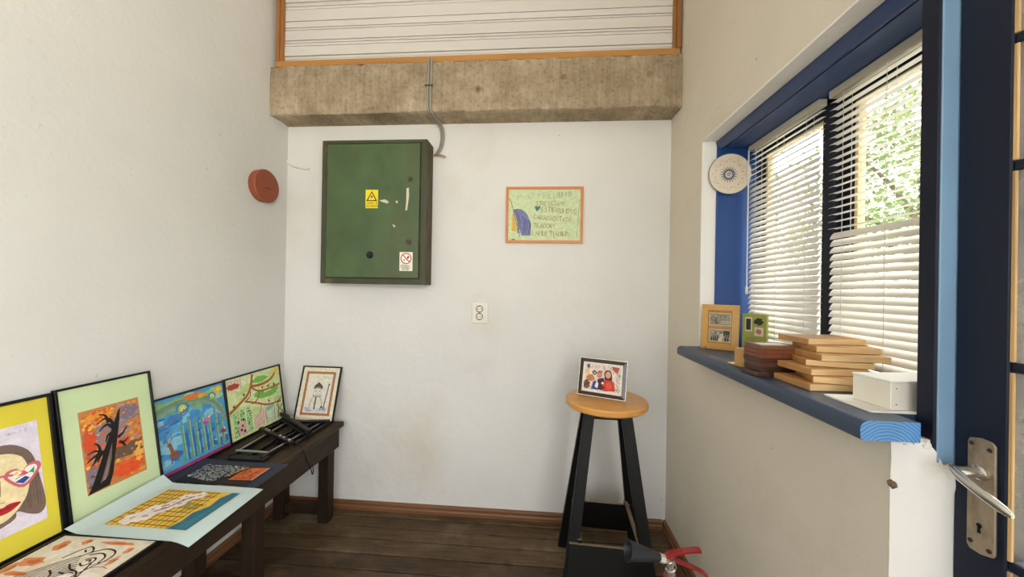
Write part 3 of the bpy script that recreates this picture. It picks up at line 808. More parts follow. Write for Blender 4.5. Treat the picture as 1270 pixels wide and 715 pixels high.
def art_blue(a):
    a.rect(0, 0, 1, 1, S(86, 158, 200))
    blues = [S(70, 146, 206), S(54, 128, 196), S(110, 176, 212), S(134, 192, 214), S(48, 110, 180)]
    for i in range(70): a.blob(a.rn.uniform(.08, .92), a.rn.uniform(.12, .72), .09, .07, a.rn.choice(blues))
    for i in range(34): a.blob(a.rn.uniform(.06, .94), a.rn.uniform(.76, .94), .08, .05, a.rn.choice([S(120, 176, 120), S(96, 162, 150), S(150, 190, 130), S(90, 150, 170), S(170, 200, 160)]))
    for k, (c, wd) in enumerate([(S(134, 176, 96), .020), (S(120, 130, 128), .016), (S(96, 160, 110), .012), (S(150, 142, 150), .008)]):
        o = k * .028
        a.stroke([(.03, .62 - o), (.10, .80 - o), (.3, .90 - o), (.55, .93 - o), (.78, .86 - o), (.92, .66 - o), (.98, .42)], wd, c)
    a.blob(.62, .93, .12, .045, S(206, 122, 58)); a.blob(.72, .9, .06, .03, S(226, 168, 70))
    for cx, cy, r_ in ((.48, .79, .075), (.14, .70, .055), (.84, .84, .05)):
        a.ell(cx, cy, r_, r_, S(72, 140, 190)); a.ell(cx, cy, r_ * .72, r_ * .72, S(178, 204, 96)); a.ell(cx + .01, cy, r_ * .4, r_ * .4, S(226, 220, 110))
        a.stroke([(cx + r_ * 1.1 * math.cos(t * .8) * (1 - t / 9), cy + r_ * 1.3 * math.sin(t * .8) * (1 - t / 9)) for t in range(9)], .003, S(44, 92, 150))
    a.stroke([(.14, .62), (.3, .66), (.42, .72), (.55, .78)], .012, S(96, 120, 170)); a.stroke([(.16, .59), (.3, .62), (.42, .66)], .004, S(50, 96, 160))
    a.blob(.93, .92, .05, .06, S(226, 190, 66)); a.ell(.93, .92, .02, .02, S(240, 216, 90))
    a.rect(.04, .14, .12, .56, S(176, 106, 62)); a.blob(.08, .40, .035, .16, S(150, 84, 48)); a.rect(.12, .12, .17, .58, S(132, 168, 92)); a.blob(.06, .58, .07, .05, S(40, 84, 150))
    for x, top in ((.45, .62), (.53, .66), (.60, .60), (.68, .64), (.76, .58), (.85, .66), (.92, .5)):
        a.poly([(x - .02, .08), (x - .014, top), (x, top + .03), (x + .014, top), (x + .022, .08)], S(100, 164, 148)); a.stroke([(x, .1), (x, top)], .003, S(84, 150, 110))
        a.stroke([(x + .018, .1), (x + .014, top - .05)], .003, S(196, 186, 110))
    for x in (.49, .565, .64, .72): a.rect(x - .012, .08, x + .012, .45, S(34, 112, 190))
    D_ = S(146, 84, 48)
    a.ell(.34, .24, .055, .028, D_); a.rect(.30, .13, .312, .22, D_); a.rect(.365, .13, .377, .22, D_); a.poly([(.31, .25), (.29, .36), (.325, .37), (.345, .26)], D_); a.ell(.30, .38, .026, .016, D_)
    for s_ in (-1, 1): a.stroke([(.30, .40), (.30 + s_ * .03, .46), (.30 + s_ * .025, .52)], .0025, D_); a.stroke([(.30 + s_ * .028, .45), (.30 + s_ * .06, .47)], .002, D_)
    for x, y, c in ((.72, .49, S(150, 96, 150)), (.93, .27, S(160, 60, 50)), (.75, .53, S(206, 120, 150))): a.blob(x, y, .035, .035, c); a.ell(x + .02, y + .03, .012, .012, S(230, 210, 200))
    for x, y in ((.21, .28), (.3, .55), (.66, .33), (.75, .3), (.86, .4), (.8, .22), (.62, .42)): a.stroke([(x - .012, y + .01), (x, y), (x + .014, y + .012)], .0025, S(40, 60, 90))
    a.rect(0, 0, 1, .045, S(150, 58, 104))
    a.poly([(.01, .03), (.09, .04), (.1, .12), (.02, .14)], S(232, 214, 140)); a.poly([(.03, .0), (.09, .0), (.09, .09), (.05, .1)], S(80, 50, 84))

def art_farm(a):
    a.rect(0, 0, 1, 1, S(212, 224, 166))
    for i in range(40): a.blob(a.rn.uniform(.08, .92), a.rn.uniform(.08, .92), .09, .06, a.rn.choice([S(204, 220, 156), S(190, 214, 140), S(222, 230, 184)]))
    for x, y, rx in ((.6, .86, .16), (.72, .55, .2), (.55, .6, .1), (.85, .6, .08)): a.blob(x, y, rx, .05, S(120, 186, 84))
    br = S(178, 104, 58); dk = S(120, 66, 38)
    for pts, wd in (([(.02, .46), (.18, .55), (.34, .66), (.42, .80), (.46, .98)], .014), ([(.42, .78), (.6, .76), (.8, .80), (.96, .95)], .014), ([(.42, .76), (.55, .66), (.75, .64), (.98, .66)], .009),
                    ([(.3, .56), (.5, .46), (.7, .36), (.96, .34)], .010), ([(.4, .70), (.38, .62), (.28, .56)], .006), ([(.56, .64), (.5, .52), (.4, .48)], .006), ([(.55, .44), (.56, .36), (.52, .28)], .004)):
        a.stroke(pts, wd, br); a.stroke([(u, v - .012) for u, v in pts], .002, dk)
    for x, y in ((.1, .54), (.28, .68), (.62, .70), (.74, .69), (.86, .68), (.72, .42)): a.blob(x, y, .018, .026, S(150, 78, 44))
    a.rect(.02, .80, .26, .97, S(226, 206, 186)); a.blob(.12, .87, .1, .05, S(170, 74, 52))
    for x in (.04, .09, .14, .19, .24): a.stroke([(x, .8), (x + .01, .97)], .0018, S(160, 80, 70), False)
    for k, x in enumerate((.06, .17, .28)):
        a.poly([(x, .03), (x + .005, .44), (x + .09, .46), (x + .1, .03)], S(176, 214, 150))
        for j in range(34): a.blob(x + a.rn.uniform(.01, .09), a.rn.uniform(.05, .44), .008, .012, S(52, 96, 50), 6)
    a.blob(.20, .13, .065, .10, S(224, 168, 172)); a.blob(.18, .24, .05, .04, S(226, 180, 180)); 
    for x, y in ((.14, .27), (.23, .28), (.18, .13), (.23, .09), (.2, .19)): a.blob(x, y, .018, .022, INK, 8)
    a.poly([(.40, .05), (.40, .22), (.62, .34), (.62, .07)], S(226, 196, 180))
    for x in (.42, .46, .5, .54, .58): a.stroke([(x, .06), (x, .22 + (x - .4) * .5)], .0018, S(170, 106, 96), False)
    a.rect(.64, .04, .80, .27, S(206, 220, 190)); a.blob(.72, .3, .09, .04, S(150, 196, 168)); a.rect(.82, .04, .84, .34, S(232, 228, 204))
    a.stroke([(.64, .05), (.63, .28)], .003, S(96, 96, 90)); a.stroke([(.8, .05), (.81, .28)], .003, S(96, 96, 90))
    for s_ in (([(.86, .14), (.99, .28)]), ([(.86, .30), (.99, .10)]), ([(.86, .08), (.99, .16)]), ([(.87, .34), (.98, .40)]), ([(.88, .04), (.9, .36)])): a.stroke(s_, .004, S(84, 78, 60), False)
    a.ell(.93, .93, .05, .05, S(236, 208, 80))
    for k in range(9): a.stroke([(.93, .93), (.93 + .1 * math.cos(k * .7), .93 + .1 * math.sin(k * .7))], .002, S(206, 160, 50), False) if .93 + .1 * math.cos(k * .7) < 1 and .93 + .1 * math.sin(k * .7) < 1 else None

def art_snowman(a):
    a.rect(0, 0, 1, 1, S(228, 220, 196)); a.rect(.10, .09, .90, .92, S(168, 116, 76)); a.rect(.165, .135, .835, .875, S(226, 220, 206))
    for i in range(24): a.blob(a.rn.uniform(.22, .78), a.rn.uniform(.16, .24), .05, .02, a.rn.choice([S(176, 186, 198), S(196, 202, 206), S(160, 172, 190)]))
    for i in range(8): a.blob(a.rn.uniform(.25, .75), a.rn.uniform(.70, .83), .03, .012, a.rn.choice([S(214, 210, 160), S(206, 206, 190)]))
    a.ell(.48, .31, .15, .20, S(206, 200, 186)); a.ell(.48, .31, .135, .185, S(222, 217, 204)); a.ell(.48, .53, .115, .11, S(200, 194, 180)); a.ell(.48, .53, .10, .095, S(224, 219, 206))
    a.poly([(.36, .58), (.37, .64), (.48, .72), (.6, .64), (.61, .58), (.48, .60)], S(96, 76, 72)); a.poly([(.37, .60), (.48, .625), (.60, .60), (.60, .58), (.48, .6), (.37, .58)], S(150, 140, 134))
    for x in (.43, .53): a.ell(x, .545, .014, .014, INK)
    a.ell(.48, .52, .012, .01, S(196, 96, 60)); a.stroke([(.43, .49), (.48, .475), (.54, .49)], .0016, INK)
    a.stroke([(.36, .46), (.48, .44), (.6, .46)], .006, S(170, 134, 124)); a.stroke([(.46, .44), (.46, .20)], .010, S(110, 104, 98))
    for o in ([(.33, .2), (.32, .34), (.40, .44)], [(.63, .2), (.64, .34), (.56, .44)]): a.stroke(o, .002, S(96, 90, 84))
    a.stroke([(.70, .20), (.73, .42), (.76, .68)], .006, S(92, 76, 82)); a.blob(.765, .68, .022, .018, S(80, 62, 66)); a.blob(.655, .25, .03, .018, INK)

def art_cat(a):
    a.rect(0, 0, 1, 1, S(226, 216, 196))
    for i in range(30): a.blob(a.rn.uniform(.1, .9), a.rn.uniform(.1, .9), .09, .06, a.rn.choice([S(230, 220, 202), S(222, 208, 186), S(234, 226, 212)]))
    for x, y, rx, ry in ((.15, .90, .06, .045), (.33, .955, .045, .025), (.66, .955, .17, .016), (.14, .76, .11, .04), (.86, .90, .03, .03), (.05, .70, .04, .06), (.86, .80, .02, .05), (.2, .66, .1, .02)):
        a.blob(x, y, rx, ry, a.rn.choice([S(216, 138, 88), S(208, 126, 76)])); a.blob(x + .02, y, rx * .5, ry * .5, S(194, 104, 58))
    for k in range(9):
        o = k * .035
        a.stroke([(.08 + o, .44 - o * .3), (.2 + o, .60 - o * .1), (.36 + o * .9, .74 - o * .2), (.50 + o * .7, .83 - o * .5)], .003, INK)
    for st in ([(.36, .80), (.42, .89), (.47, .91), (.54, .87), (.5, .82)], [(.54, .86), (.64, .90), (.76, .88), (.80, .82), (.76, .75)], [(.56, .84), (.66, .86), (.74, .83), (.76, .78)], [(.60, .80), (.66, .82), (.70, .79), (.66, .75), (.6, .77)],
               [(.62, .79), (.65, .80), (.67, .78)], [(.52, .76), (.6, .72), (.7, .70), (.78, .64)], [(.76, .75), (.72, .66), (.74, .58), (.68, .5)], [(.55, .69), (.62, .68)], [(.44, .70), (.52, .66), (.5, .58), (.58, .52)],
               [(.3, .5), (.42, .42), (.56, .44), (.66, .40)], [(.2, .34), (.36, .28), (.5, .30)], [(.7, .78), (.76, .68), (.79, .6)], [(.45, .88), (.49, .86)]): a.stroke(st, .0042, INK)
    for st in ([(.72, .76), (.82, .80), (.9, .82)], [(.72, .73), (.84, .75), (.92, .74)]): a.stroke(st, .0016, S(90, 80, 76))

def art_flowers(a):
    # white blossoms on yellow squared paper, teal band along the lower right
    a.rect(0, 0, 1, 1, S(228, 186, 70))
    for i in range(20): a.blob(a.rn.uniform(.1, .72), a.rn.uniform(.1, .9), .08, .06, a.rn.choice([S(232, 192, 82), S(222, 176, 56)]))
    for k in range(12): a.stroke([(.02 + k * .066, .01), (.01 + k * .062 + .03, .98)], .003, S(92, 70, 36), False)
    for k in range(9): a.stroke([(.01, .08 + k * .108), (.76, .06 + k * .112)], .003, S(92, 70, 36), False)
    a.poly([(.76, 0), (1, 0), (1, 1), (.9, 1), (.84, .82), (.86, .6), (.78, .4), (.80, .2)], S(48, 108, 128)); a.poly([(.84, .02), (.96, .03), (.97, .8), (.92, .7), (.9, .4)], S(58, 120, 138))
    a.poly([(.44, .66), (.52, .74), (.64, .56), (.60, .50), (.5, .58)], S(160, 152, 60))
    for k in range(6): a.stroke([(.56 + k * .035, .34 + k * .03), (.62 + k * .03, .5 + k * .02), (.70 + k * .022, .62)], .0016, S(140, 120, 50))
    for cx, cy, r_ in ((.20, .18, .09), (.30, .24, .08), (.27, .42, .08), (.36, .46, .075), (.38, .62, .07), (.46, .60, .06), (.47, .78, .065), (.54, .86, .06), (.40, .80, .05)):
        for j in range(6):
            t = j * 1.05 + cx * 9
            a.ell(cx + .55 * r_ * math.cos(t), cy + .75 * r_ * math.sin(t), r_ * .78, r_ * .62, S(232, 222, 216), t, 12)
        a.ell(cx, cy, r_ * .3, r_ * .3, S(206, 170, 160)); a.stroke([(cx - r_ * .5, cy), (cx, cy + r_ * .4), (cx + r_ * .5, cy)], .0018, S(160, 110, 104))
    for st in ([(.32, .36), (.40, .52), (.44, .72)], [(.42, .7), (.5, .82)], [(.3, .5), (.36, .56)]): a.stroke(st, .006, S(120, 60, 50))

def art_night(a):
    a.rect(0, 0, 1, 1, S(26, 26, 34))
    cols = [S(150, 160, 168), S(196, 200, 190), S(120, 130, 150), S(206, 190, 130), S(60, 66, 140), S(90, 104, 100)]
    for i in range(760):
        x = a.rn.uniform(.03, .60); y = a.rn.uniform(.25, .98)
        if y < .3 + (.35 - x) * .4 or (x > .5 and y < .6): continue
        a.ell(x, y, a.rn.uniform(.008, .016), .009, a.rn.choice(cols), a.rn.random() * 3, 6)
    for i in range(60): a.ell(a.rn.uniform(.02, .3), a.rn.uniform(.04, .16), .008, .005, a.rn.choice([S(110, 116, 80), S(80, 90, 70), S(140, 140, 120)]), 0, 6)
    a.poly([(.66, .36), (.98, .40), (.97, .97), (.72, .93), (.66, .7)], S(204, 96, 40))
    for i in range(70): a.stroke([(a.rn.uniform(.69, .94), a.rn.uniform(.42, .9)) for _ in range(1)] * 1 + [(a.rn.uniform(.69, .94), a.rn.uniform(.42, .9))], .0014, a.rn.choice([S(120, 44, 26), S(226, 140, 70), S(150, 62, 30)]), False) if i < 26 else a.blob(a.rn.uniform(.71, .93), a.rn.uniform(.45, .88), .02, .025, a.rn.choice([S(150, 60, 30), S(220, 124, 56), S(186, 80, 36)]), 7)
    a.stroke([(.97, .40), (.97, .97)], .004, S(216, 200, 180), False)
    for st in ([(.62, .9), (.6, .66), (.54, .5)], [(.66, .96), (.64, .8)], [(.55, .58), (.6, .52)]): a.stroke(st, .007, S(200, 160, 70))
    a.poly([(.58, .02), (.9, .02), (.92, .13), (.64, .15)], S(188, 84, 46))
    a.stroke([(.04, .26), (.4, .22), (.95, .28)], .014, S(40, 38, 30))

def art_birthday(a):
    P = S(206, 220, 174)
    a.rect(0, 0, 1, 1, P)
    gr = [S(150, 170, 160), S(160, 178, 166), S(140, 160, 150)]
    a.text('H', .13, .81, .13, S(176, 196, 160), .002); a.text('OPPPEDI', .27, .82, .14, gr, .0028, .72, 0.01, .1, .1); a.text('UMNII', .70, .85, .11, S(120, 140, 122), .0026, .62, 0.0, .06, .1)
    br = [S(122, 96, 58), S(140, 106, 70), S(104, 86, 60)]
    a.text('STRESGTANI!', .385, .685, .085, br, .0026, .67, -.01, .06, .06)
    a.poly([(.40, .565), (.365, .64), (.375, .675), (.395, .672), (.405, .655), (.425, .68), (.445, .67), (.44, .625)], S(64, 132, 138)); a.text('I', .398, .60, .05, S(30, 60, 66), .002)
    a.text('ESTIFRUMOSG', .455, .565, .095, br, .0027, .70, -.07, .05, .06)
    a.text('CARAGAOSTATI!', .355, .415, .085, br, .0027, .73, -.08, .05, .06)
    a.text('TEADOR!', .355, .25, .085, [S(150, 86, 66), S(120, 96, 60)], .0027, .76, -.03, .05, .05)
    a.text('LAMULT,IANI', .335, .09, .095, [S(156, 80, 60), S(126, 100, 60)], .0027, .72, -.02, .05, .05)
    a.text('ANIV', .725, .085, .09, br, .0027, .6, -.03, .05, .05)
    a.poly([(.065, .60), (.05, .19), (.11, .165), (.12, .3)], S(226, 178, 72))
    B_ = [S(96, 104, 160), S(112, 118, 166), S(84, 90, 140), S(130, 136, 176)]
    a.poly([(.07, .60), (.12, .61), (.19, .595), (.26, .5), (.305, .35), (.31, .09), (.19, .09)], S(122, 128, 170))
    for i in range(46):
        t = a.rn.random(); x = .09 + .2 * t; a.stroke([(x, .58 - t * .2), (x + .03, .4 - t * .1), (x + .03 - .02 * t, .14)], .0016, a.rn.choice(B_))
    a.stroke([(.07, .60), (.12, .61), (.19, .595), (.26, .5), (.305, .35), (.31, .09)], .0022, S(60, 64, 110))
    a.stroke([(.0, .84), (.04, .73), (.10, .42), (.17, .05)], .0026, S(70, 74, 70)); a.stroke([(.02, .80), (.08, .55)], .0016, S(120, 100, 80))
    a.stroke([(.99, .82), (.97, .5), (.95, .04)], .0018, S(120, 150, 110)); a.rect(.05, .005, .10, .02, S(30, 40, 40))

def art_party(a):
    a.rect(0, 0, 1, 1, S(232, 226, 216)); a.rect(.05, .06, .95, .94, S(222, 208, 196))
    for i in range(40): a.blob(a.rn.uniform(.1, .9), a.rn.uniform(.6, .9), .035, .03, a.rn.choice([S(232, 224, 216), S(214, 198, 186), S(240, 236, 230), S(206, 180, 170)]), 8)
    a.poly([(.72, .92), (.92, .9), (.86, .7), (.76, .8)], S(176, 84, 66)); a.stroke([(.5, .92), (.56, .8), (.6, .7)], .003, S(150, 160, 110)); a.rect(.10, .80, .17, .92, S(90, 84, 84))
    a.rect(.08, .3, .18, .8, S(226, 200, 150)); a.blob(.22, .46, .1, .12, S(196, 124, 86)); a.blob(.12, .24, .09, .14, S(84, 62, 48))
    for i in range(26): a.blob(a.rn.uniform(.06, .2), a.rn.uniform(.12, .36), .014, .02, a.rn.choice([S(60, 46, 40), S(120, 90, 66), S(150, 120, 90)]), 6)
    a.blob(.30, .66, .06, .07, S(60, 52, 54)); a.blob(.30, .65, .03, .03, S(206, 200, 196))
    a.poly([(.24, .10), (.28, .36), (.36, .40), (.42, .10)], S(64, 80, 140)); a.poly([(.34, .12), (.4, .46), (.54, .52), (.60, .10)], S(62, 42, 56)); a.poly([(.33, .2), (.37, .4), (.42, .3), (.4, .14)], S(236, 226, 218))
    a.ell(.43, .60, .075, .085, S(206, 148, 116)); a.poly([(.36, .66), (.42, .76), (.50, .72), (.48, .66)], S(176, 104, 76))
    a.ell(.64, .64, .095, .11, S(46, 34, 34)); a.poly([(.56, .66), (.56, .4), (.75, .4), (.74, .66)], S(60, 44, 42)); a.ell(.645, .63, .068, .085, S(226, 164, 136)); 
    a.poly([(.54, .08), (.52, .34), (.58, .46), (.70, .46), (.80, .42), (.84, .12)], S(200, 62, 44)); a.blob(.68, .26, .07, .12, S(216, 84, 58)); a.ell(.52, .34, .03, .03, S(236, 226, 220)); a.ell(.55, .2, .025, .025, S(40, 34, 36))
    for x, y in ((.40, .61), (.46, .62), (.62, .65), (.67, .65)): a.ell(x, y, .008, .008, S(40, 30, 30))
    for x, y in ((.43, .555), (.645, .575)): a.stroke([(x - .02, y), (x, y - .012), (x + .02, y)], .0016, S(150, 50, 46))
    for i in range(60): a.blob(a.rn.uniform(.85, .94), a.rn.uniform(.1, .8), .012, .014, a.rn.choice([S(60, 56, 54), S(120, 110, 100), S(206, 200, 190), S(150, 140, 130)]), 6)
    for i in range(14): a.blob(a.rn.uniform(.2, .8), a.rn.uniform(.62, .88), .016, .01, a.rn.choice([S(110, 90, 90), S(196, 110, 96)]), 6)

def art_oldphotos(a):
    a.rect(0, 0, 1, 1, S(186, 132, 70))
    for y0, y1, dense in ((.54, .93, 0), (.06, .43, 1)):
        a.rect(.04, y0, .95, y1, S(206, 196, 168)); a.rect(.07, y0 + .02, .92, y1 - .02, S(150, 144, 124))
        for i in range(70):
            x = a.rn.uniform(.10, .89); y = a.rn.uniform(y0 + .05, y1 - .05)
            c = a.rn.choice([S(190, 182, 156), S(110, 104, 90), S(80, 76, 66), S(206, 198, 172)]) if dense else a.rn.choice([S(150, 142, 118), S(170, 160, 134), S(116, 108, 90), S(96, 90, 76)])
            a.blob(x, y, .025, .02, c, 7)
        if dense:
            a.rect(.66, .24, .92, .40, S(70, 66, 58)); a.poly([(.45, .08), (.6, .08), (.66, .3), (.52, .3)], S(206, 198, 172))
            for x in (.14, .22, .3, .38, .72, .82): a.poly([(x, .08), (x + .02, .24), (x + .05, .24), (x + .06, .08)], S(52, 50, 46)); a.ell(x + .03, .27, .018, .02, S(190, 182, 156))
        else:
            a.rect(.3, .6, .36, .78, S(90, 84, 72)); a.ell(.33, .81, .025, .025, S(190, 180, 150)); a.rect(.52, .6, .9, .70, S(170, 164, 144))

# pictures leaning on the left wall, standing on the bench (local x = +Y, y = up the lean)
BZ = 0.552
def lean_left(y0, xb, xt, z, h):
    s_ = min(0.9, (xb - xt) / h)
    return basis((xb, y0, z), (0, 1, 0), (-s_, 0, math.sqrt(1 - s_ * s_)))
picture('framed_drawing', 'black framed drawing of a long-haired girl in heart-shaped glasses on yellow', 'picture', lean_left(0.711, -1.497, -1.563, BZ, 0.445), 0.322, 0.445, 0.0095, 0.014, BLACK_FR, art_girl,
        'drawing', M('yellow_card', S(214, 198, 58), 0.8, 0.05), (0.13, 0.14, 0.09, 0.15), mat_label='bright yellow mat board', group='pictures leaning on the left wall')
picture('framed_painting', 'black framed painting of a bare black tree on orange in pale green mat', 'picture', lean_left(1.036, -1.487, -1.559, BZ, 0.452), 0.285, 0.452, 0.0075, 0.014, BLACK_FR, art_tree,
        'painting', M('pale_green_card', S(196, 214, 168), 0.8, 0.04), (0.17, 0.17, 0.16, 0.19), mat_label='pale green mat board', group='pictures leaning on the left wall')
picture('framed_painting', 'black framed blue forest painting with deer and swirling green clouds', 'picture', lean_left(1.252, -1.508, -1.563, BZ, 0.325), 0.412, 0.325, 0.0075, 0.014, BLACK_FR, art_blue, group='pictures leaning on the left wall')
picture('framed_painting', 'black framed light green painting of brown branches, a cow and fences', 'picture', lean_left(1.668, -1.520, -1.567, BZ, 0.325), 0.385, 0.325, 0.0075, 0.014, BLACK_FR, art_farm, group='pictures leaning on the left wall')
picture('framed_drawing', 'small black framed snowman drawing with brown border, on the bench end', 'picture', basis((-1.432, 2.018, BZ), (1, -0.012, 0.0), (-0.01, 0.088, 0.31)), 0.245, 0.318, 0.0075, 0.013, BLACK_FR, art_snowman, 'drawing')
flat6 = basis((-1.452, 0.568, BZ), (1, 0.02, 0), (-0.02, 1, 0))
picture('framed_drawing', 'black framed ink drawing of a cat with orange leaves lying flat on the bench', 'picture', flat6, 0.322, 0.446, 0.0095, 0.016, BLACK_FR, art_cat, 'drawing', sink=0.004)
picture('framed_poster', 'orange framed handwritten birthday poster on pale green paper with blue wing', 'poster', basis((-0.2045, 2.1135, 1.6225), (1, 0, 0), (0, 0, 1)), 0.450, 0.3285, 0.0155, 0.013, M('orange_frame', S(204, 126, 66), 0.4, 0.06), art_birthday, 'lettering', sink=0.004)
DKBROWN = M('dark_brown_frame', S(54, 34, 26), 0.3, 0.15, 12, coat=0.3)
pf = picture('photo_frame', 'dark brown framed colour photo of two people standing on the round stool', 'photo frame', basis((0.195, 1.752, 0.853), (0.908, -0.42, 0), (0.10, 0.22, 0.97)), 0.222, 0.172, 0.017, 0.014, DKBROWN, art_party, 'photograph', lip=0.004)
frame_mesh(0.226, 0.176, 0.003, 0.010).build('silver_edge', CHROME, pf).location = (-0.002, -0.002, 0)
MB().bar((0.111, 0.12, 0.0), (0.111, 0.012, -0.062), 0.05, 0.003, (1, 0, 0)).build('easel_back', BLACK_FR, pf)
GOLDW = M('honey_wood_frame', S(198, 150, 74), 0.45, 0.12, 14, stretch=(1, 1, 1), bump=0.1)
pf2 = picture('photo_frame', 'honey coloured wooden frame with two old sepia photos on the sill', 'photo frame', basis((0.725, 1.664, 1.1025), (0.80, -0.58, 0), (0.055, 0.10, 0.98)), 0.143, 0.195, 0.026, 0.014, GOLDW, art_oldphotos, 'photograph', lip=0.003, sink=0.007)
MB().bar((0.071, 0.12, 0.0), (0.071, 0.006, -0.05), 0.04, 0.003, (1, 0, 0)).build('easel_back', BACK_BD, pf2)

# loose sheets on the bench
def sheet(name, label, org, ex, ey, w, h, zf, matl, art, rect_, nu=22, nv=16):
    t = thing(name, label, 'picture', mat=basis(org, ex, ey))
    m = MB()
    for j in range(nv + 1):
        for i in range(nu + 1):
            x, y = w * i / nu, h * j / nv
            m.v.append((x, y, zf(x / w, y / h)))
    base = len(m.v)
    m.v += [(a, b, c - 0.0008) for a, b, c in m.v]
    for j in range(nv):
        for i in range(nu):
            k = j * (nu + 1) + i
            q = (k, k + 1, k + nu + 2, k + nu + 1)
            m.f.append(q); m.f.append(tuple(v + base for v in q[::-1])); m.mi += [0, 0]
    o = m.build('paper', matl, t, smooth=60)
    u0_, v0_, u1_, v1_ = rect_
    a = Art(w * (u1_ - u0_), h * (v1_ - v0_), 9); art(a)
    a.build('painting', t, 0.0007, lambda x, y, z: (x + u0_ * w, y + v0_ * h, z + zf((x + u0_ * w) / w, (y + v0_ * h) / h)))
    return t
def curl_light(u, v):
    return 0.020 + 0.030 * max(0, 0.10 - u) / 0.10 * (0.4 + 0.6 * v) - 0.012 * max(0, u - 0.86) ** 1.5 / 0.052 * (1.2 - v)
sheet('loose_painting', 'loose painting of white flowers on yellow squares with pale blue border', (-1.455, 1.005, BZ), (1, 0.0, 0), (0, 1, 0), 0.415, 0.293, curl_light, M('pale_blue_card', S(190, 208, 206), 0.7, 0.03), art_flowers, (0.17, 0.16, 0.86, 0.86))
sheet('loose_painting', 'loose dark night painting with orange square and navy border', (-1.492, 1.275, BZ), (1, 0.0, 0), (0, 1, 0), 0.395, 0.245, lambda u, v: 0.0025 + 0.006 * max(0, 0.08 - u) / 0.08, M('navy_card', S(42, 46, 66), 0.7, 0.06), art_night, (0.10, 0.12, 0.88, 0.84))

# ------------------------------------------------------------------ the bench
BENCH = worn('dark_bench_wood', S(50, 38, 27), S(84, 65, 45), 0.56, 7, 0.5, 0.3, 16, (1, 0.2, 1), 0.3, 40, 0.2, spec=0.18)
BENCH_V = worn('dark_bench_wood_upright', S(44, 33, 25), S(74, 56, 40), 0.6, 7, 0.5, 0.3, 16, (1, 1, 0.2), 0.3, 40, 0.2, spec=0.15)
bench = thing('bench', 'long dark brown wooden bench along the left wall holding pictures', 'bench', (-1.34, 1.2, 0))
K = lambda mb, nm, mt=BENCH, **k: mb.build(nm, mt, bench, world=True, **k)
by0, by1 = 0.42, 2.048
for x0, x1 in ((-1.545, -1.418), (-1.413, -1.281), (-1.276, -1.141)):
    K(MB().box(x0, x1, by0, by1, 0.522, 0.550), 'plank', bevel=0.003)
K(MB().box(-1.178, -1.158, by0 + 0.06, by1 - 0.02, 0.408, 0.521), 'front_apron', bevel=0.002)
K(MB().box(-1.530, -1.510, by0 + 0.06, by1 - 0.02, 0.408, 0.521), 'back_apron', bevel=0.002)
for y in (by0 + 0.06, by1 - 0.04): K(MB().box(-1.509, -1.179, y - 0.01, y + 0.01, 0.42, 0.521), 'end_apron', bevel=0.002)
for y in (0.56, 1.425, 1.955):
    for x in (-1.238, -1.508):
        K(MB().box(x, x + 0.059, y, y + 0.062, 0.0, 0.521), 'leg', BENCH_V, bevel=0.003)
    K(MB().box(-1.449, -1.239, y + 0.018, y + 0.044, 0.035, 0.085), 'stretcher', bevel=0.003)

# ------------------------------------------------------------------ folded display easels on the bench
BLK = M('black_metal', S(14, 14, 14), 0.45, 0.15, 20, spec=0.35)
ZE = 0.5515
e1 = thing('folded_easel', 'folded black metal easel with chrome rods lying on the bench', 'easel', (-1.33, 1.60, ZE))
K = lambda mb, nm, mt=BLK, **k: mb.build(nm, mt, e1, world=True, **k)
K(MB().box(-1.40, -1.225, 1.525, 1.565, ZE, ZE + 0.012), 'foot_plate', bevel=0.003)
K(MB().tube([(-1.405, 1.582, ZE + 0.02), (-1.245, 1.580, ZE + 0.02)], 0.0055, 8), 'chrome_bar', CHROME)
for x0, x1, nm in ((-1.40, -1.425, 0), (-1.250, -1.235, 0)):
    K(MB().bar((x0, 1.545, ZE + 0.009), (x1, 1.99, ZE + 0.009), 0.018, 0.014, (1, 0, 0)), 'leg', bevel=0.002)
    K(MB().tube([(x0 + 0.002, 1.58, ZE + 0.0185), (x1 + 0.002, 1.94, ZE + 0.0185)], 0.0024, 6), 'chrome_rod', CHROME)
K(MB().bar((-1.325, 1.56, ZE + 0.008), (-1.33, 1.90, ZE + 0.008), 0.016, 0.014, (1, 0, 0)), 'centre_leg', bevel=0.002)
K(MB().bar((-1.485, 1.83, ZE + 0.025), (-1.195, 1.675, ZE + 0.025), 0.022, 0.014, (0, 1, 0)), 'cross_bar', bevel=0.002)
for x, y in ((-1.43, 1.80), (-1.405, 1.787), (-1.30, 1.731), (-1.27, 1.715), (-1.225, 1.692)):
    K(MB().lathe([(0.0065, 0), (0.0065, 0.005), (0.003, 0.007)], 10, (x, y, ZE + 0.032)), 'screw', CHROME, smooth=40)
for xa, xb in ((-1.30, -1.285), (-1.205, -1.20), (-1.475, -1.465)):
    K(MB().bar((xa, 1.70 if xa > -1.4 else 1.86, ZE + 0.008), (xb, 2.0, ZE + 0.008), 0.014, 0.014, (1, 0, 0)), 'leg', bevel=0.002)
K(MB().bar((-1.505, 2.015, ZE + 0.038), (-1.190, 1.800, ZE + 0.030), 0.026, 0.020, (0, 1, 0)), 'cross_bar', bevel=0.003)
K(MB().bar((-1.49, 1.99, ZE + 0.018), (-1.215, 1.80, ZE + 0.016), 0.016, 0.012, (0, 1, 0)), 'cross_bar', bevel=0.003)
K(MB().bar((-1.375, 1.955, ZE + 0.018), (-1.20, 1.99, ZE + 0.018), 0.03, 0.012, (0, 1, 0)), 'cross_bar', bevel=0.002)
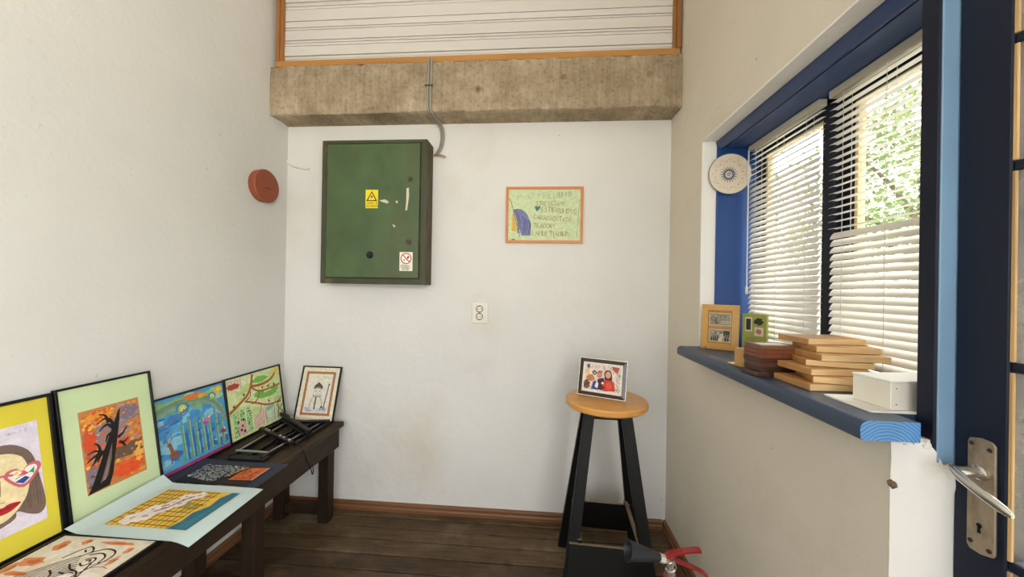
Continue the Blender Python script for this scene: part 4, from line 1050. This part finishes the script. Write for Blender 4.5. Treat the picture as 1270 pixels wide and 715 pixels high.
for x, y in ((-1.405, 1.955), (-1.39, 1.945)): K(MB().lathe([(0.006, 0), (0.006, 0.012), (0.003, 0.014)], 10, (x, y, ZE + 0.036)), 'screw', CHROME, smooth=40)
K(MB().tube(smooth_pts([(-1.30, 1.735, 0.585), (-1.22, 1.70, 0.577), (-1.165, 1.68, 0.566), (-1.137, 1.675, 0.545), (-1.132, 1.69, 0.49), (-1.131, 1.72, 0.44), (-1.130, 1.733, 0.405), (-1.131, 1.738, 0.395), (-1.131, 1.746, 0.402), (-1.131, 1.742, 0.43)], 5), 0.0028, 6), 'cord', smooth=60)

# ------------------------------------------------------------------ the stool
BLK_WOOD = worn('black_painted_wood', S(17, 17, 17), S(44, 40, 36), 0.68, 12, 0.5, 0.2, 12, (1, 1, 0.3), 0.2, 50, spec=0.2)
CUT_EDGE = M('bare_plywood_edge', S(124, 106, 84), 0.7, 0.2, 30)
SEATW = M('amber_seat_wood', S(206, 148, 76), 0.38, 0.16, 5, 0.1, 40, stretch=(0.35, 2.5, 2.5), coat=0.15)
CX, CY = 0.318, 1.70
st = thing('round_stool', 'tall stool with round honey wood seat and black splayed legs', 'stool', (CX, CY, 0), R(-3))
MB().lathe([(0.168, 0.819), (0.181, 0.821), (0.186, 0.827), (0.186, 0.843), (0.181, 0.850), (0.17, 0.8512), (0.001, 0.8512)], 56).build('seat', SEATW, st, smooth=35)
for sx in (-1, 1):
    for sy in (-1, 1):
        top = (sx * 0.078, sy * 0.055, 0.819); bot = (sx * 0.183, sy * 0.214, 0.0)
        MB().bar(bot, top, 0.05, 0.036, (1, 0, 0), w2=0.046).build('leg', BLK_WOOD, st, bevel=0.002)
for sy in (-1, 1): MB().box(-0.10, 0.10, sy * 0.06 - 0.012, sy * 0.06 + 0.012, 0.775, 0.8185).build('top_rail', BLK_WOOD, st, bevel=0.002)
for sx in (-1, 1): MB().box(sx * 0.075 - 0.012, sx * 0.075 + 0.012, -0.048, 0.048, 0.775, 0.8185).build('top_rail', BLK_WOOD, st, bevel=0.002)
def yz(s_, z): return s_ * (0.214 + (0.055 - 0.214) * z / 0.819)
for s_, nm in ((-1, 'front_board'), (1, 'back_board')):
    o_ = 0.024 * s_
    za, zb = 0.142, 0.288
    ya_, yb_ = yz(s_, za) + (o_ if s_ < 0 else -0.024), yz(s_, zb) + (o_ if s_ < 0 else -0.024)
    hw = 0.178 if s_ < 0 else 0.155
    b = MB().prism([(-hw, ya_ - 0.006, za), (-hw, ya_ + 0.006, za), (-hw + 0.012, yb_ + 0.006, zb), (-hw + 0.012, yb_ - 0.006, zb)], (2 * hw - 0.012, 0, 0)).build(nm, BLK_WOOD, st, bevel=0.001)
    MB().box(-hw + 0.012, hw - 0.012, yb_ - 0.0055, yb_ + 0.0055, zb, zb + 0.0015).build('cut_edge', CUT_EDGE, b)
for sx in (-1, 1):
    zt = 0.302
    b = MB().box(sx * 0.122 - 0.009, sx * 0.122 + 0.009, -0.180, 0.150, zt - 0.03, zt).build('side_rail', BLK_WOOD, st, bevel=0.001)
    MB().box(sx * 0.122 - 0.0085, sx * 0.122 + 0.0085, -0.180, 0.150, zt, zt + 0.0015).build('cut_edge', CUT_EDGE, b)

# ------------------------------------------------------------------ fire extinguisher in front of the stool
RED = M('red_enamel', S(146, 30, 30), 0.3, 0.08, 8, coat=0.4)
HORN = M('black_horn_plastic', S(38, 42, 46), 0.45, 0.1, 10)
ex = thing('fire_extinguisher', 'small red fire extinguisher with black horn standing by the stool', 'extinguisher', (0.437, 1.2, 0))
K = lambda mb, nm, mt, **k: mb.build(nm, mt, ex, world=True, **k)
O_ = (0.437, 1.2, 0)
K(MB().lathe([(0.050, 0.0), (0.054, 0.004), (0.054, 0.30), (0.050, 0.335), (0.036, 0.362), (0.022, 0.375), (0.019, 0.38)], 36, O_), 'body', RED, smooth=40)
nk = K(MB().lathe([(0.019, 0.38), (0.020, 0.383), (0.020, 0.432), (0.016, 0.436)], 24, O_), 'collar', RED, smooth=40)
a = Art(0.03, 0.02, 4)
for k, ch in enumerate('TIRIU'): a.text(ch, .08 + .18 * k, .25, .5, S(226, 200, 190), .0012)
lab = a.build('lettering', nk, 0.0, lambda x, y, z: (0.0203 * math.sin((x - 0.015) / 0.02) , -0.0203 * math.cos((x - 0.015) / 0.02) - z, 0.408 + y))
K(MB().lathe([(0.0155, 0.436), (0.0155, 0.452), (0.011, 0.456), (0.011, 0.472), (0.015, 0.474), (0.015, 0.486), (0.008, 0.490)], 20, O_), 'valve', CHROME, smooth=40)
v_ = MB(); v_.tube([(0.437, 1.2, 0.478), (0.405, 1.196, 0.490)], 0.010, 12); K(v_, 'outlet', CHROME, smooth=40)
nut = MB().tube([(0.418, 1.197, 0.485), (0.398, 1.195, 0.493)], 0.0135, 6); K(nut, 'nut', M('pale_nut', S(214, 208, 190), 0.3, 0.06, metal=0.3), smooth=20)
hn = MB()
p0, p1 = Vector((0.402, 1.195, 0.492)), Vector((0.298, 1.183, 0.516))
ax = (p1 - p0).normalized(); L_ = (p1 - p0).length
hn.lathe([(0.0125, 0), (0.014, 0.008), (0.030, L_ - 0.006), (0.0325, L_), (0.0305, L_), (0.027, L_ - 0.012), (0.010, 0.02)], 28, p0, ax)
K(hn, 'horn', HORN, smooth=40)
def strap(pts, w, t): 
    m = MB()
    for i in range(len(pts) - 1): m.bar(pts[i], Vector(pts[i + 1]) + (Vector(pts[i + 1]) - Vector(pts[i])) * 0.06, w, t, (0, 1, 0))
    return m
K(strap(smooth_pts([(0.420, 1.2, 0.489), (0.432, 1.2, 0.500), (0.448, 1.2, 0.506), (0.485, 1.2, 0.516), (0.520, 1.2, 0.521), (0.530, 1.2, 0.520)], 4), 0.022, 0.008), 'squeeze_lever', RED, bevel=0.0012)
K(strap(smooth_pts([(0.440, 1.2, 0.487), (0.470, 1.2, 0.478), (0.510, 1.2, 0.464), (0.540, 1.2, 0.450), (0.556, 1.2, 0.432), (0.558, 1.2, 0.410)], 4), 0.018, 0.008), 'carry_handle', RED, bevel=0.0012)
rg = MB().tube([(0.437 + 0.014 * math.cos(t * .5), 1.186, 0.470 + 0.014 * math.sin(t * .5)) for t in range(14)], 0.0018, 6); K(rg, 'safety_pin', CHROME, smooth=60)

# ------------------------------------------------------------------ green electrical cabinet and its cables
GREEN = worn('green_cabinet_paint', S(70, 92, 56), S(84, 80, 52), 0.43, 2.6, 0.42, 0.2, 7, (1, 1, 0.7), 0.15, 40, 0.3)
GREEN_D = worn('dark_green_frame', S(60, 64, 42), S(96, 78, 54), 0.6, 10, 0.55, 0.25, 6, (1, 1, 0.6), 0.3, 40, 0.06)
RUSTY = worn('rusty_cabinet_side', S(76, 70, 50), S(104, 78, 56), 0.5, 12, 0.8, 0.25, 10, (1, 1, 0.5), 0.5, 40, 0.15)
cb = thing('electrical_cabinet', 'dark green steel electrical cabinet with warning stickers on the back wall', 'cabinet', (-0.962, 2.0, 1.366))
K = lambda mb, nm, mt, **k: mb.build(nm, mt, cb, world=True, **k)
x0, x1, z0, z1 = -1.275, -0.650, 1.366, 2.196
fr = MB(); fr.box(x0, x1, 2.012, 2.1145, z0, z1); K(fr, 'body', RUSTY, bevel=0.002)
rg = MB()
for q in ((x0, -1.246, z0, z1), (-0.683, x1, z0, z1), (-1.246, -0.683, z0, 1.398), (-1.246, -0.683, 2.177, z1)): rg.box(q[0], q[1], 2.0, 2.0118, q[2], q[3])
K(rg, 'front_frame', GREEN_D, bevel=0.001)
dr = K(MB().box(-1.2425, -0.6895, 1.994, 2.009, 1.4015, 2.1735), 'cabinet_door', GREEN, bevel=0.003)
sub = lambda mb, nm, mt, **k: mb.build(nm, mt, dr, world=True, **k)
for z in (1.56, 1.985): sub(MB().tube([(-1.246, 1.996, z), (-1.246, 1.996, z + 0.055)], 0.007, 10), 'hinge', GREEN_D, smooth=40)
for x, z in ((-0.744, 1.967), (-0.748, 1.608)): sub(MB().lathe([(0.016, 0), (0.016, 0.004), (0.010, 0.005), (0.010, 0.011), (0.004, 0.011)], 18, (x, 1.994, z), (0, -1, 0)), 'lock_knob', GREEN_D, smooth=40)
sub(MB().lathe([(0.021, 0), (0.021, 0.004), (0.014, 0.006), (0.013, 0.016), (0.005, 0.017)], 18, (-0.974, 1.994, 1.532), (0, -1, 0)), 'lock_knob', BLK, smooth=40)
def sticker(name, x, z, w, h, col, art):
    t = MB().box(x, x + w, 1.9930, 1.9939, z, z + h).build(name, M(name + '_film', col, 0.35, 0.03), dr, world=True)
    a = Art(w, h, 3); art(a)
    ob = a.build('print', dr, 0.0)
    ob.matrix_local = OBJM[cb.name].inverted() @ basis((x, 1.9928, z), (1, 0, 0), (0, 0, 1))
    return t
def art_warn(a):
    K_ = S(24, 20, 18)
    a.poly([(.5, .93), (.06, .38), (.94, .38)], K_); a.poly([(.5, .84), (.2, .43), (.8, .43)], S(240, 218, 60))
    a.poly([(.56, .76), (.38, .60), (.50, .60), (.42, .47), (.62, .64), (.50, .64)], K_)
    a.text('PERICOL DE', .12, .22, .09, S(120, 100, 30), .0018, .72); a.text('ELECTROCUTARE', .06, .07, .09, S(120, 100, 30), .0018, .66)
def art_noext(a):
    n = 22; r_ = .40; k = a.w / a.h
    a.ell(.5, .66, .42, .42, S(190, 44, 40), n=28); a.ell(.5, .66, .35, .35, S(240, 236, 226), n=28)
    a.poly([(.56, .70), (.66, .80), (.76, .73), (.64, .64)], INK); a.poly([(.30, .54), (.38, .64), (.44, .57)], S(90, 84, 80))
    a.stroke([(.24, .85), (.76, .48)], .0055, S(190, 44, 40), False)
    a.text('INTERZISA', .10, .235, .08, S(70, 66, 64), .0018, .76); a.text('STINGEREA', .10, .13, .08, S(70, 66, 64), .0018, .74); a.text('CU APA', .24, .03, .08, S(70, 66, 64), .0018, .74)
sticker('warning_sticker', -1.006, 1.801, 0.074, 0.106, S(232, 212, 40), art_warn)
sticker('prohibition_sticker', -0.799, 1.443, 0.076, 0.108, S(232, 228, 214), art_noext)
CHIP = M('bare_metal_chip', S(206, 200, 178), 0.7, 0.1)
for pts in ([(-0.765, 1.915), (-0.752, 1.918), (-0.750, 1.87), (-0.755, 1.83), (-0.760, 1.79), (-0.770, 1.788), (-0.766, 1.84)], [(-0.925, 1.846), (-0.89, 1.852), (-0.868, 1.838), (-0.875, 1.828), (-0.905, 1.836)], [(-0.83, 1.84), (-0.815, 1.845), (-0.818, 1.825)], [(-0.845, 1.71), (-0.825, 1.70), (-0.835, 1.69)]):
    sub(MB().prism([(x, 1.9934, z) for x, z in pts], (0, 0.0006, 0)), 'paint_chip', CHIP)

GREY_CAB = M('grey_cable', S(150, 144, 132), 0.6, 0.08)
p = [(-0.634, 1.950, 2.625), (-0.634, 1.950, 2.55), (-0.637, 1.949, 2.45), (-0.636, 1.949, 2.37), (-0.633, 1.952, 2.332), (-0.626, 1.985, 2.322), (-0.615, 2.05, 2.320), (-0.604, 2.098, 2.296), (-0.600, 2.104, 2.24), (-0.612, 2.106, 2.185), (-0.636, 2.106, 2.145)]
for k, (dx, lab_) in enumerate(((0, 'thin grey cable down the beam to the cabinet, on the cabinet side'), (0.0150, 'thin grey cable down the beam to the cabinet, on the poster side'))):
    tag(MB().tube(smooth_pts([(x + dx, y, z) for x, y, z in p], 5), 0.0056, 8).build('cable', GREY_CAB, smooth=60), lab_, 'cable', 'grey cables over the beam')
tag(MB().bar((-0.652, 1.9435, 2.472), (-0.606, 1.9435, 2.470), 0.006, 0.003, (0, 0, 1)).build('cable_clip', DARK_SCREW), 'small dark metal clip holding both cables on the beam', 'clip')
fw_ = MB()
fw_.tube(smooth_pts([(-0.648, 2.100, 2.142), (-0.61, 2.085, 2.14), (-0.575, 2.07, 2.128), (-0.558, 2.06, 2.115)], 4), 0.003, 6); fw_.tube(smooth_pts([(-0.648, 2.102, 2.140), (-0.60, 2.09, 2.134), (-0.57, 2.085, 2.118)], 4), 0.003, 6)
tag(fw_.build('frayed_wire', M('tan_wire', S(176, 142, 96), 0.7, 0.2, 30), smooth=60), 'short frayed tan wire end sticking out beside the cabinet top', 'wire')
tag(MB().tube(smooth_pts([(-1.571, 2.112, 2.122), (-1.54, 2.113, 2.094), (-1.49, 2.113, 2.078), (-1.43, 2.1135, 2.070)], 5), 0.0085, 7).build('plastered_cable', WALL, smooth=60), 'cable painted over with wall plaster between corner and cabinet', 'cable')

# ------------------------------------------------------------------ small things on the walls
TERRA = M('terracotta_plastic', S(146, 74, 46), 0.5, 0.12, 8, 0.1, 50)
db = thing('junction_box', 'round terracotta coloured junction box lid on the left wall', 'junction box', (XL, 1.90, 1.903))
MB().lathe([(0.086, 0.0005), (0.088, 0.006), (0.088, 0.028)], 44, (0, 0, 0), (1, 0, 0)).build('base', TERRA, db, smooth=40)
lid = MB().lathe([(0.090, 0.0282), (0.091, 0.032), (0.091, 0.040), (0.088, 0.044), (0.001, 0.0445)], 44, (0, 0, 0), (1, 0, 0)).build('lid', TERRA, db, smooth=40)
MB().box(0.0445, 0.0455, -0.018, 0.022, -0.016, -0.010).build('slot', DARK_SCREW, lid, bevel=0.0004)
so = thing('wall_socket', 'white double power socket on the back wall', 'socket', (-0.349, YB, 1.207))
MB().box(-0.047, 0.047, -0.010, -0.0005, -0.063, 0.063).build('cover_plate', WHITE_PLASTIC, so, bevel=0.003)
MB().box(-0.035, 0.030, -0.0135, -0.010, -0.050, 0.050).build('insert', WHITE_PLASTIC, so, bevel=0.0015)
for z in (0.022, -0.022):
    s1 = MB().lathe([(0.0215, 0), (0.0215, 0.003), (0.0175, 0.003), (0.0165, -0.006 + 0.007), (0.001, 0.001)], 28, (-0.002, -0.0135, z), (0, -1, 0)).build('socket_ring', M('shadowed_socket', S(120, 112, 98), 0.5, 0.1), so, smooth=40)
    MB().lathe([(0.016, 0), (0.016, 0.0018), (0.001, 0.0018)], 24, (-0.002, -0.0135, z), (0, -1, 0)).build('socket_well', WHITE_PLASTIC, so, smooth=40)
    for x in (-0.010, 0.006): MB().lathe([(0.0028, 0), (0.0028, 0.0024)], 10, (x, -0.0135, z), (0, -1, 0)).build('pin_hole', DARK_SCREW, so)
    for zz in (0.0165, -0.0165): MB().box(-0.005, 0.001, -0.0172, -0.0136, z + zz - 0.002, z + zz + 0.002).build('earth_clip', DARK_SCREW, so)

# painted plate hung on the window jamb
CERAM = M('cream_ceramic', S(226, 212, 190), 0.25, 0.06, 5, coat=0.4)
pt = thing('painted_plate', 'round cream ceramic plate with a blue sun hung on the jamb', 'plate', mat=basis((0.848, 1.7025, 1.886), (1, -0.06, 0), (0, -0.04, 1)))
MB().lathe([(0.05, 0.0), (0.056, 0.002), (0.088, 0.014), (0.0905, 0.017), (0.089, 0.019), (0.084, 0.0175), (0.056, 0.008), (0.001, 0.0075)], 56).build('dish', CERAM, pt, smooth=50)
MB().lathe([(0.0895, 0.0172), (0.0912, 0.0178), (0.0905, 0.0196), (0.0885, 0.0196)], 56, ring=True).build('rim', M('grey_blue_rim', S(110, 112, 120), 0.35, 0.1), pt, smooth=50)
a = Art(0.18, 0.18, 6)
bl = S(58, 72, 116)
for k in range(18):
    t = 2 * math.pi * k / 18; c_, s_ = math.cos(t), math.sin(t); w_ = .018
    a.poly([(.5 + .10 * c_ - w_ * s_, .5 + .10 * s_ + w_ * c_), (.5 + .225 * c_, .5 + .225 * s_), (.5 + .10 * c_ + w_ * s_, .5 + .10 * s_ - w_ * c_)], bl)
a.ell(.5, .5, .125, .125, S(96, 106, 140)); a.ell(.5, .5, .085, .085, S(220, 206, 182))
a.stroke([(.5 + .055 * (1 - j / 16) * math.cos(j * .7), .5 + .055 * (1 - j / 16) * math.sin(j * .7)) for j in range(15)], .0022, S(110, 80, 60))
for k in range(12):
    t = 2 * math.pi * k / 12 + .2
    a.ell(.5 + .33 * math.cos(t), .5 + .33 * math.sin(t), .013, .013, S(84, 74, 90), n=8)
    a.stroke([(.5 + .30 * math.cos(t + .2), .5 + .30 * math.sin(t + .2)), (.5 + .40 * math.cos(t + .26), .5 + .40 * math.sin(t + .26)), (.5 + .36 * math.cos(t + .42), .5 + .36 * math.sin(t + .42))], .0009, S(170, 130, 100))
def dish(x, y, z):
    dx, dy = x - 0.09, y - 0.09; r_ = math.hypot(dx, dy)
    return (dx, dy, z + 0.0080 + max(0, (r_ - 0.054)) * 0.335)
a.build('painted_sun', pt, 0.0, dish)

# ------------------------------------------------------------------ things on the window sill
SZ = 1.1025
LIGHTW = M('pale_pine_board', S(178, 130, 74), 0.55, 0.14, 7, 0.12, 40, stretch=(0.4, 3, 3))
PALE_END = M('pale_board_edge', S(228, 194, 140), 0.6, 0.12, 18, stretch=(0.3, 3, 3))
bd = [((0.695, 0.976), 0.150, 0.135, 2), ((0.716, 0.995), 0.145, 0.120, -17), ((0.715, 1.000), 0.150, 0.125, 3), ((0.733, 1.046), 0.150, 0.105, -15), ((0.756, 1.022), 0.165, 0.135, -4), ((0.772, 1.062), 0.155, 0.118, -7), ((0.770, 1.090), 0.185, 0.120, 3)]
place = ['lowest of the pile', 'second from the bottom of the pile', 'third from the bottom of the pile', 'in the middle of the pile', 'third from the top of the pile', 'second from the top of the pile', 'topmost of the pile']
for i, ((x, y), L, Wd, an) in enumerate(bd):
    z = SZ + i * 0.0172
    t = thing('wooden_board', 'pale pine board on the window sill, ' + place[i], 'board', (x, y, z), R(an), group='pile of pale pine boards on the sill')
    MB().box(0, L, 0, Wd, 0, 0.0168).build('plank', LIGHTW, t, bevel=0.0012)
    MB().box(0.001, L - 0.001, -0.0006, 0, 0.001, 0.0158).build('sawn_edge', PALE_END, t)
fcols = [S(70, 42, 30), S(60, 38, 28), S(84, 50, 32), S(70, 40, 28), S(112, 62, 40), S(124, 66, 42), S(112, 74, 48)]
fpl = ['lowest of the stack', 'second from the bottom of the stack', 'third from the bottom of the stack', 'in the middle of the stack', 'third from the top of the stack', 'second from the top of the stack', 'topmost of the stack']
for i in range(7):
    rr = random.Random(i + 40)
    z = SZ + 0.0132 * i
    ox = -0.012 if i == 0 else rr.uniform(-0.0015, 0.0015)
    h_ = 0.0128
    t = thing('picture_frame', 'small empty brown wooden frame on the sill, ' + fpl[i], 'frame', (0.662 + ox, 1.126 + (0.0 if i else -0.006), z), R(4 + rr.uniform(-.6, .6)), group='stack of brown frames on the sill')
    fm = M('brown_frame_%d' % i, fcols[i], 0.45, 0.2, 12, 0.1, 40, stretch=(0.5, 0.5, 3))
    g = MB()
    W_, H_, t_ = 0.118, 0.078, 0.016
    g.box(0, W_, 0, t_, 0, h_); g.box(0, W_, H_ - t_, H_, 0, h_); g.box(0, t_, t_, H_ - t_, 0, h_); g.box(W_ - t_, W_, t_, H_ - t_, 0, h_)
    g.build('frame', fm, t, bevel=0.001)
    MB().box(t_, W_ - t_, t_, H_ - t_, 0.003, 0.006 if i < 6 else 0.0125).build('backing', M('white_backing', S(226, 222, 212), 0.7, 0.04) if i == 6 else BACK_BD, t)
bk = thing('wooden_block', 'small pale wooden block behind the brown frames on the sill', 'block', (0.676, 1.213, SZ), R(6))
MB().box(0, 0.034, 0, 0.07, 0, 0.062).build('wood', M('raw_block', S(196, 150, 92), 0.6, 0.15, 14, stretch=(1, 1, 0.3)), bk, bevel=0.0015)
MB().box(0.003, 0.031, -0.0006, 0, 0.003, 0.059).build('end_grain', PALE_END, bk)
tag(MB().box(0, 0.07, 0, 0.03, 0, 0.004).build('wood_strip', PALE_END, bevel=0.001), 'thin pale wood strip lying on the sill near the sepia photos', 'wood strip')
bpy.data.objects['wood_strip'].location = (0.672, 1.292, SZ); bpy.data.objects['wood_strip'].rotation_euler = (0, 0, R(12))
gc = thing('green_card', 'upright olive green printed carton leaning near the blind on the sill', 'carton', mat=basis((0.845, 1.565, SZ), (0.62, -0.78, 0), (0.01, 0.012, 1)))
MB().box(0, 0.088, 0, 0.162, -0.018, 0).build('carton', M('olive_carton', S(150, 152, 66), 0.5, 0.06), gc, bevel=0.001)
a = Art(0.088, 0.162, 2)
a.rect(.12, .56, .42, .92, S(206, 198, 160)); a.rect(.16, .6, .36, .88, S(50, 48, 40)); a.blob(.68, .82, .18, .09, S(44, 52, 36)); a.rect(.66, .72, .71, .8, S(44, 52, 36)); a.rect(.52, .46, .88, .68, S(214, 204, 180)); a.blob(.7, .57, .12, .06, S(190, 120, 100))
for v in (.38, .32, .26, .18): a.stroke([(.14, v), (.6, v + .01)], .0016, S(96, 98, 50), False)
a.rect(.1, .1, .9, .13, S(190, 190, 110))
a.build('print', gc, 0.0002)
tag(MB().lathe([(0.004, 0), (0.0045, 0.004), (0.0025, 0.006), (0.003, 0.010), (0.001, 0.012)], 12, (0.728, 1.628, SZ)).build('small_bolt', CHROME, smooth=40), 'tiny metal bolt on the sill before the sepia photo frame', 'bolt')
# white box on papers by the door post
for k, (dx, an, lab_) in enumerate(((0.0, 0, 'white paper sheet on the sill, under the white box'), (0.006, 2.0, 'second white paper sheet on the sill, directly touching the white box'))):
    o = MB().box(0, 0.175, 0, 0.125, 0, 0.0012).build('paper_sheet', M('white_paper', S(232, 230, 222), 0.7, 0.02))
    o.location = (0.702 + dx, 0.814 + dx * 0.5, SZ + 0.0014 * k); o.rotation_euler = (0, 0, R(an)); tag(o, lab_, 'paper', 'papers under the white box')
wb = thing('white_box', 'low white painted wooden box on papers beside the door post', 'box', (0.752, 0.826, SZ + 0.003), R(6))
WBX = worn('white_box_paint', S(226, 220, 206), S(176, 160, 132), 0.70, 12, 0.6, 0.04, 6, (1, 1, 1), 0.1, 40, 0.06)
MB().box(0, 0.142, 0, 0.084, 0, 0.058).build('tray', WBX, wb, bevel=0.0012)
MB().prism([(-0.002, -0.0005, 0.0583), (0.1425, -0.0005, 0.0583), (0.1425, 0.0845, 0.0583), (-0.002, 0.0845, 0.0583)], (0, 0, 0.004)).build('lid', M('white_lid', S(234, 231, 222), 0.6, 0.03), wb, bevel=0.001)
for x, z in ((0.012, 0.046), (0.012, 0.012)): MB().lathe([(0.0014, 0), (0.001, 0.0007)], 8, (x, -0.0001, z), (0, -1, 0)).build('nail', DARK_SCREW, wb)
tag(MB().box(0, 0.11, 0, 0.05, 0, 0.006).build('wood_strip', PALE_END, bevel=0.001), 'thin pale wood strip lying between the pine boards and the blind', 'wood strip')
bpy.data.objects['wood_strip.001'].location = (0.885, 0.96, SZ); bpy.data.objects['wood_strip.001'].rotation_euler = (0, 0, R(80))

# ------------------------------------------------------------------ outside the window
GRND = M('pale_yard', S(190, 184, 168), 0.9, 0.1, 0.5)
gd = MB(); gd.box(XO + 0.002, 40, -30, 40, -0.35, -0.2); gd.box(-40, XO + 0.002, -30, YR - 0.201, -0.35, -0.2)
tag(gd.build('ground', GRND), 'pale paved yard outside the window', 'ground', kind='structure')
BARK = M('tree_bark', S(96, 76, 58), 0.9, 0.25, 12, 0.5, 20)
def leaf_mat():
    m, n, l, p = new_mat('leaf_green')
    out = n['Material Output']
    v = coords(n, l)
    c = ramp(n, l, noise(n, l, v, 3, 5), [(0.3, S(84, 116, 52)), (0.6, S(132, 158, 78)), (0.8, S(176, 188, 108))])
    l.new(c, p.inputs['Base Color']); p.inputs['Roughness'].default_value = 0.55
    tl = n.new('ShaderNodeBsdfTranslucent'); l.new(c, tl.inputs[0])
    mx = n.new('ShaderNodeMixShader'); mx.inputs[0].default_value = 0.45
    l.new(p.outputs[0], mx.inputs[1]); l.new(tl.outputs[0], mx.inputs[2]); l.new(mx.outputs[0], out.inputs[0])
    return m
LEAF = leaf_mat()
def tree(x, y, h, r_, seed, label, n=5200):
    t = thing('garden_tree', label, 'tree', (x, y, -0.2), group='trees outside the window')
    rn = random.Random(seed)
    tr = MB().tube([(0, 0, 0), (0.05, 0.02, h * .3), (0.02, -.05, h * .55), (0.1, 0, h * .85)], 0.12, 9, r2=0.03)
    for k in range(7):
        a_ = k * 0.9; z_ = h * (.38 + .06 * k)
        tr.tube([(0.03, 0, z_), (r_ * .4 * math.cos(a_), r_ * .4 * math.sin(a_), z_ + h * .1), (r_ * .8 * math.cos(a_), r_ * .8 * math.sin(a_), z_ + h * .16)], 0.045, 6, r2=0.01)
    tr.build('trunk', BARK, t, smooth=60)
    f = MB()
    cl = []
    for k in range(34):
        a_, e_ = rn.uniform(0, 6.283), rn.uniform(-1, 1)
        q = rn.uniform(.45, 1)
        cl.append((r_ * q * math.cos(a_) * math.sqrt(1 - e_ * e_), r_ * q * math.sin(a_) * math.sqrt(1 - e_ * e_), h * .66 + h * .36 * q * e_))
    for k in range(n):
        c = cl[k % len(cl)]
        p_ = Vector((rn.gauss(c[0], r_ * .17), rn.gauss(c[1], r_ * .17), rn.gauss(c[2], h * .06)))
        d = Vector((rn.uniform(-1, 1), rn.uniform(-1, 1), rn.uniform(-1, .6))).normalized() * rn.uniform(.05, .09)
        b = d.cross(Vector((rn.uniform(-1, 1), rn.uniform(-1, 1), 1))).normalized() * d.length * .42
        o_ = len(f.v)
        f.v += [tuple(p_), tuple(p_ + d * .5 + b), tuple(p_ + d), tuple(p_ + d * .5 - b)]
        f.f.append((o_, o_ + 1, o_ + 2, o_ + 3)); f.mi.append(0)
    tag(f.build('foliage', LEAF, t), kind='stuff')
tree(5.2, 5.4, 4.2, 1.7, 1, 'leafy green tree seen through the open blind slats')
tree(11.0, 9.5, 5.6, 2.4, 2, 'leafy green tree standing beyond the one nearest the window')
tree(5.6, 11.0, 4.6, 1.9, 3, 'leafy green tree furthest along the yard past the shut blind')
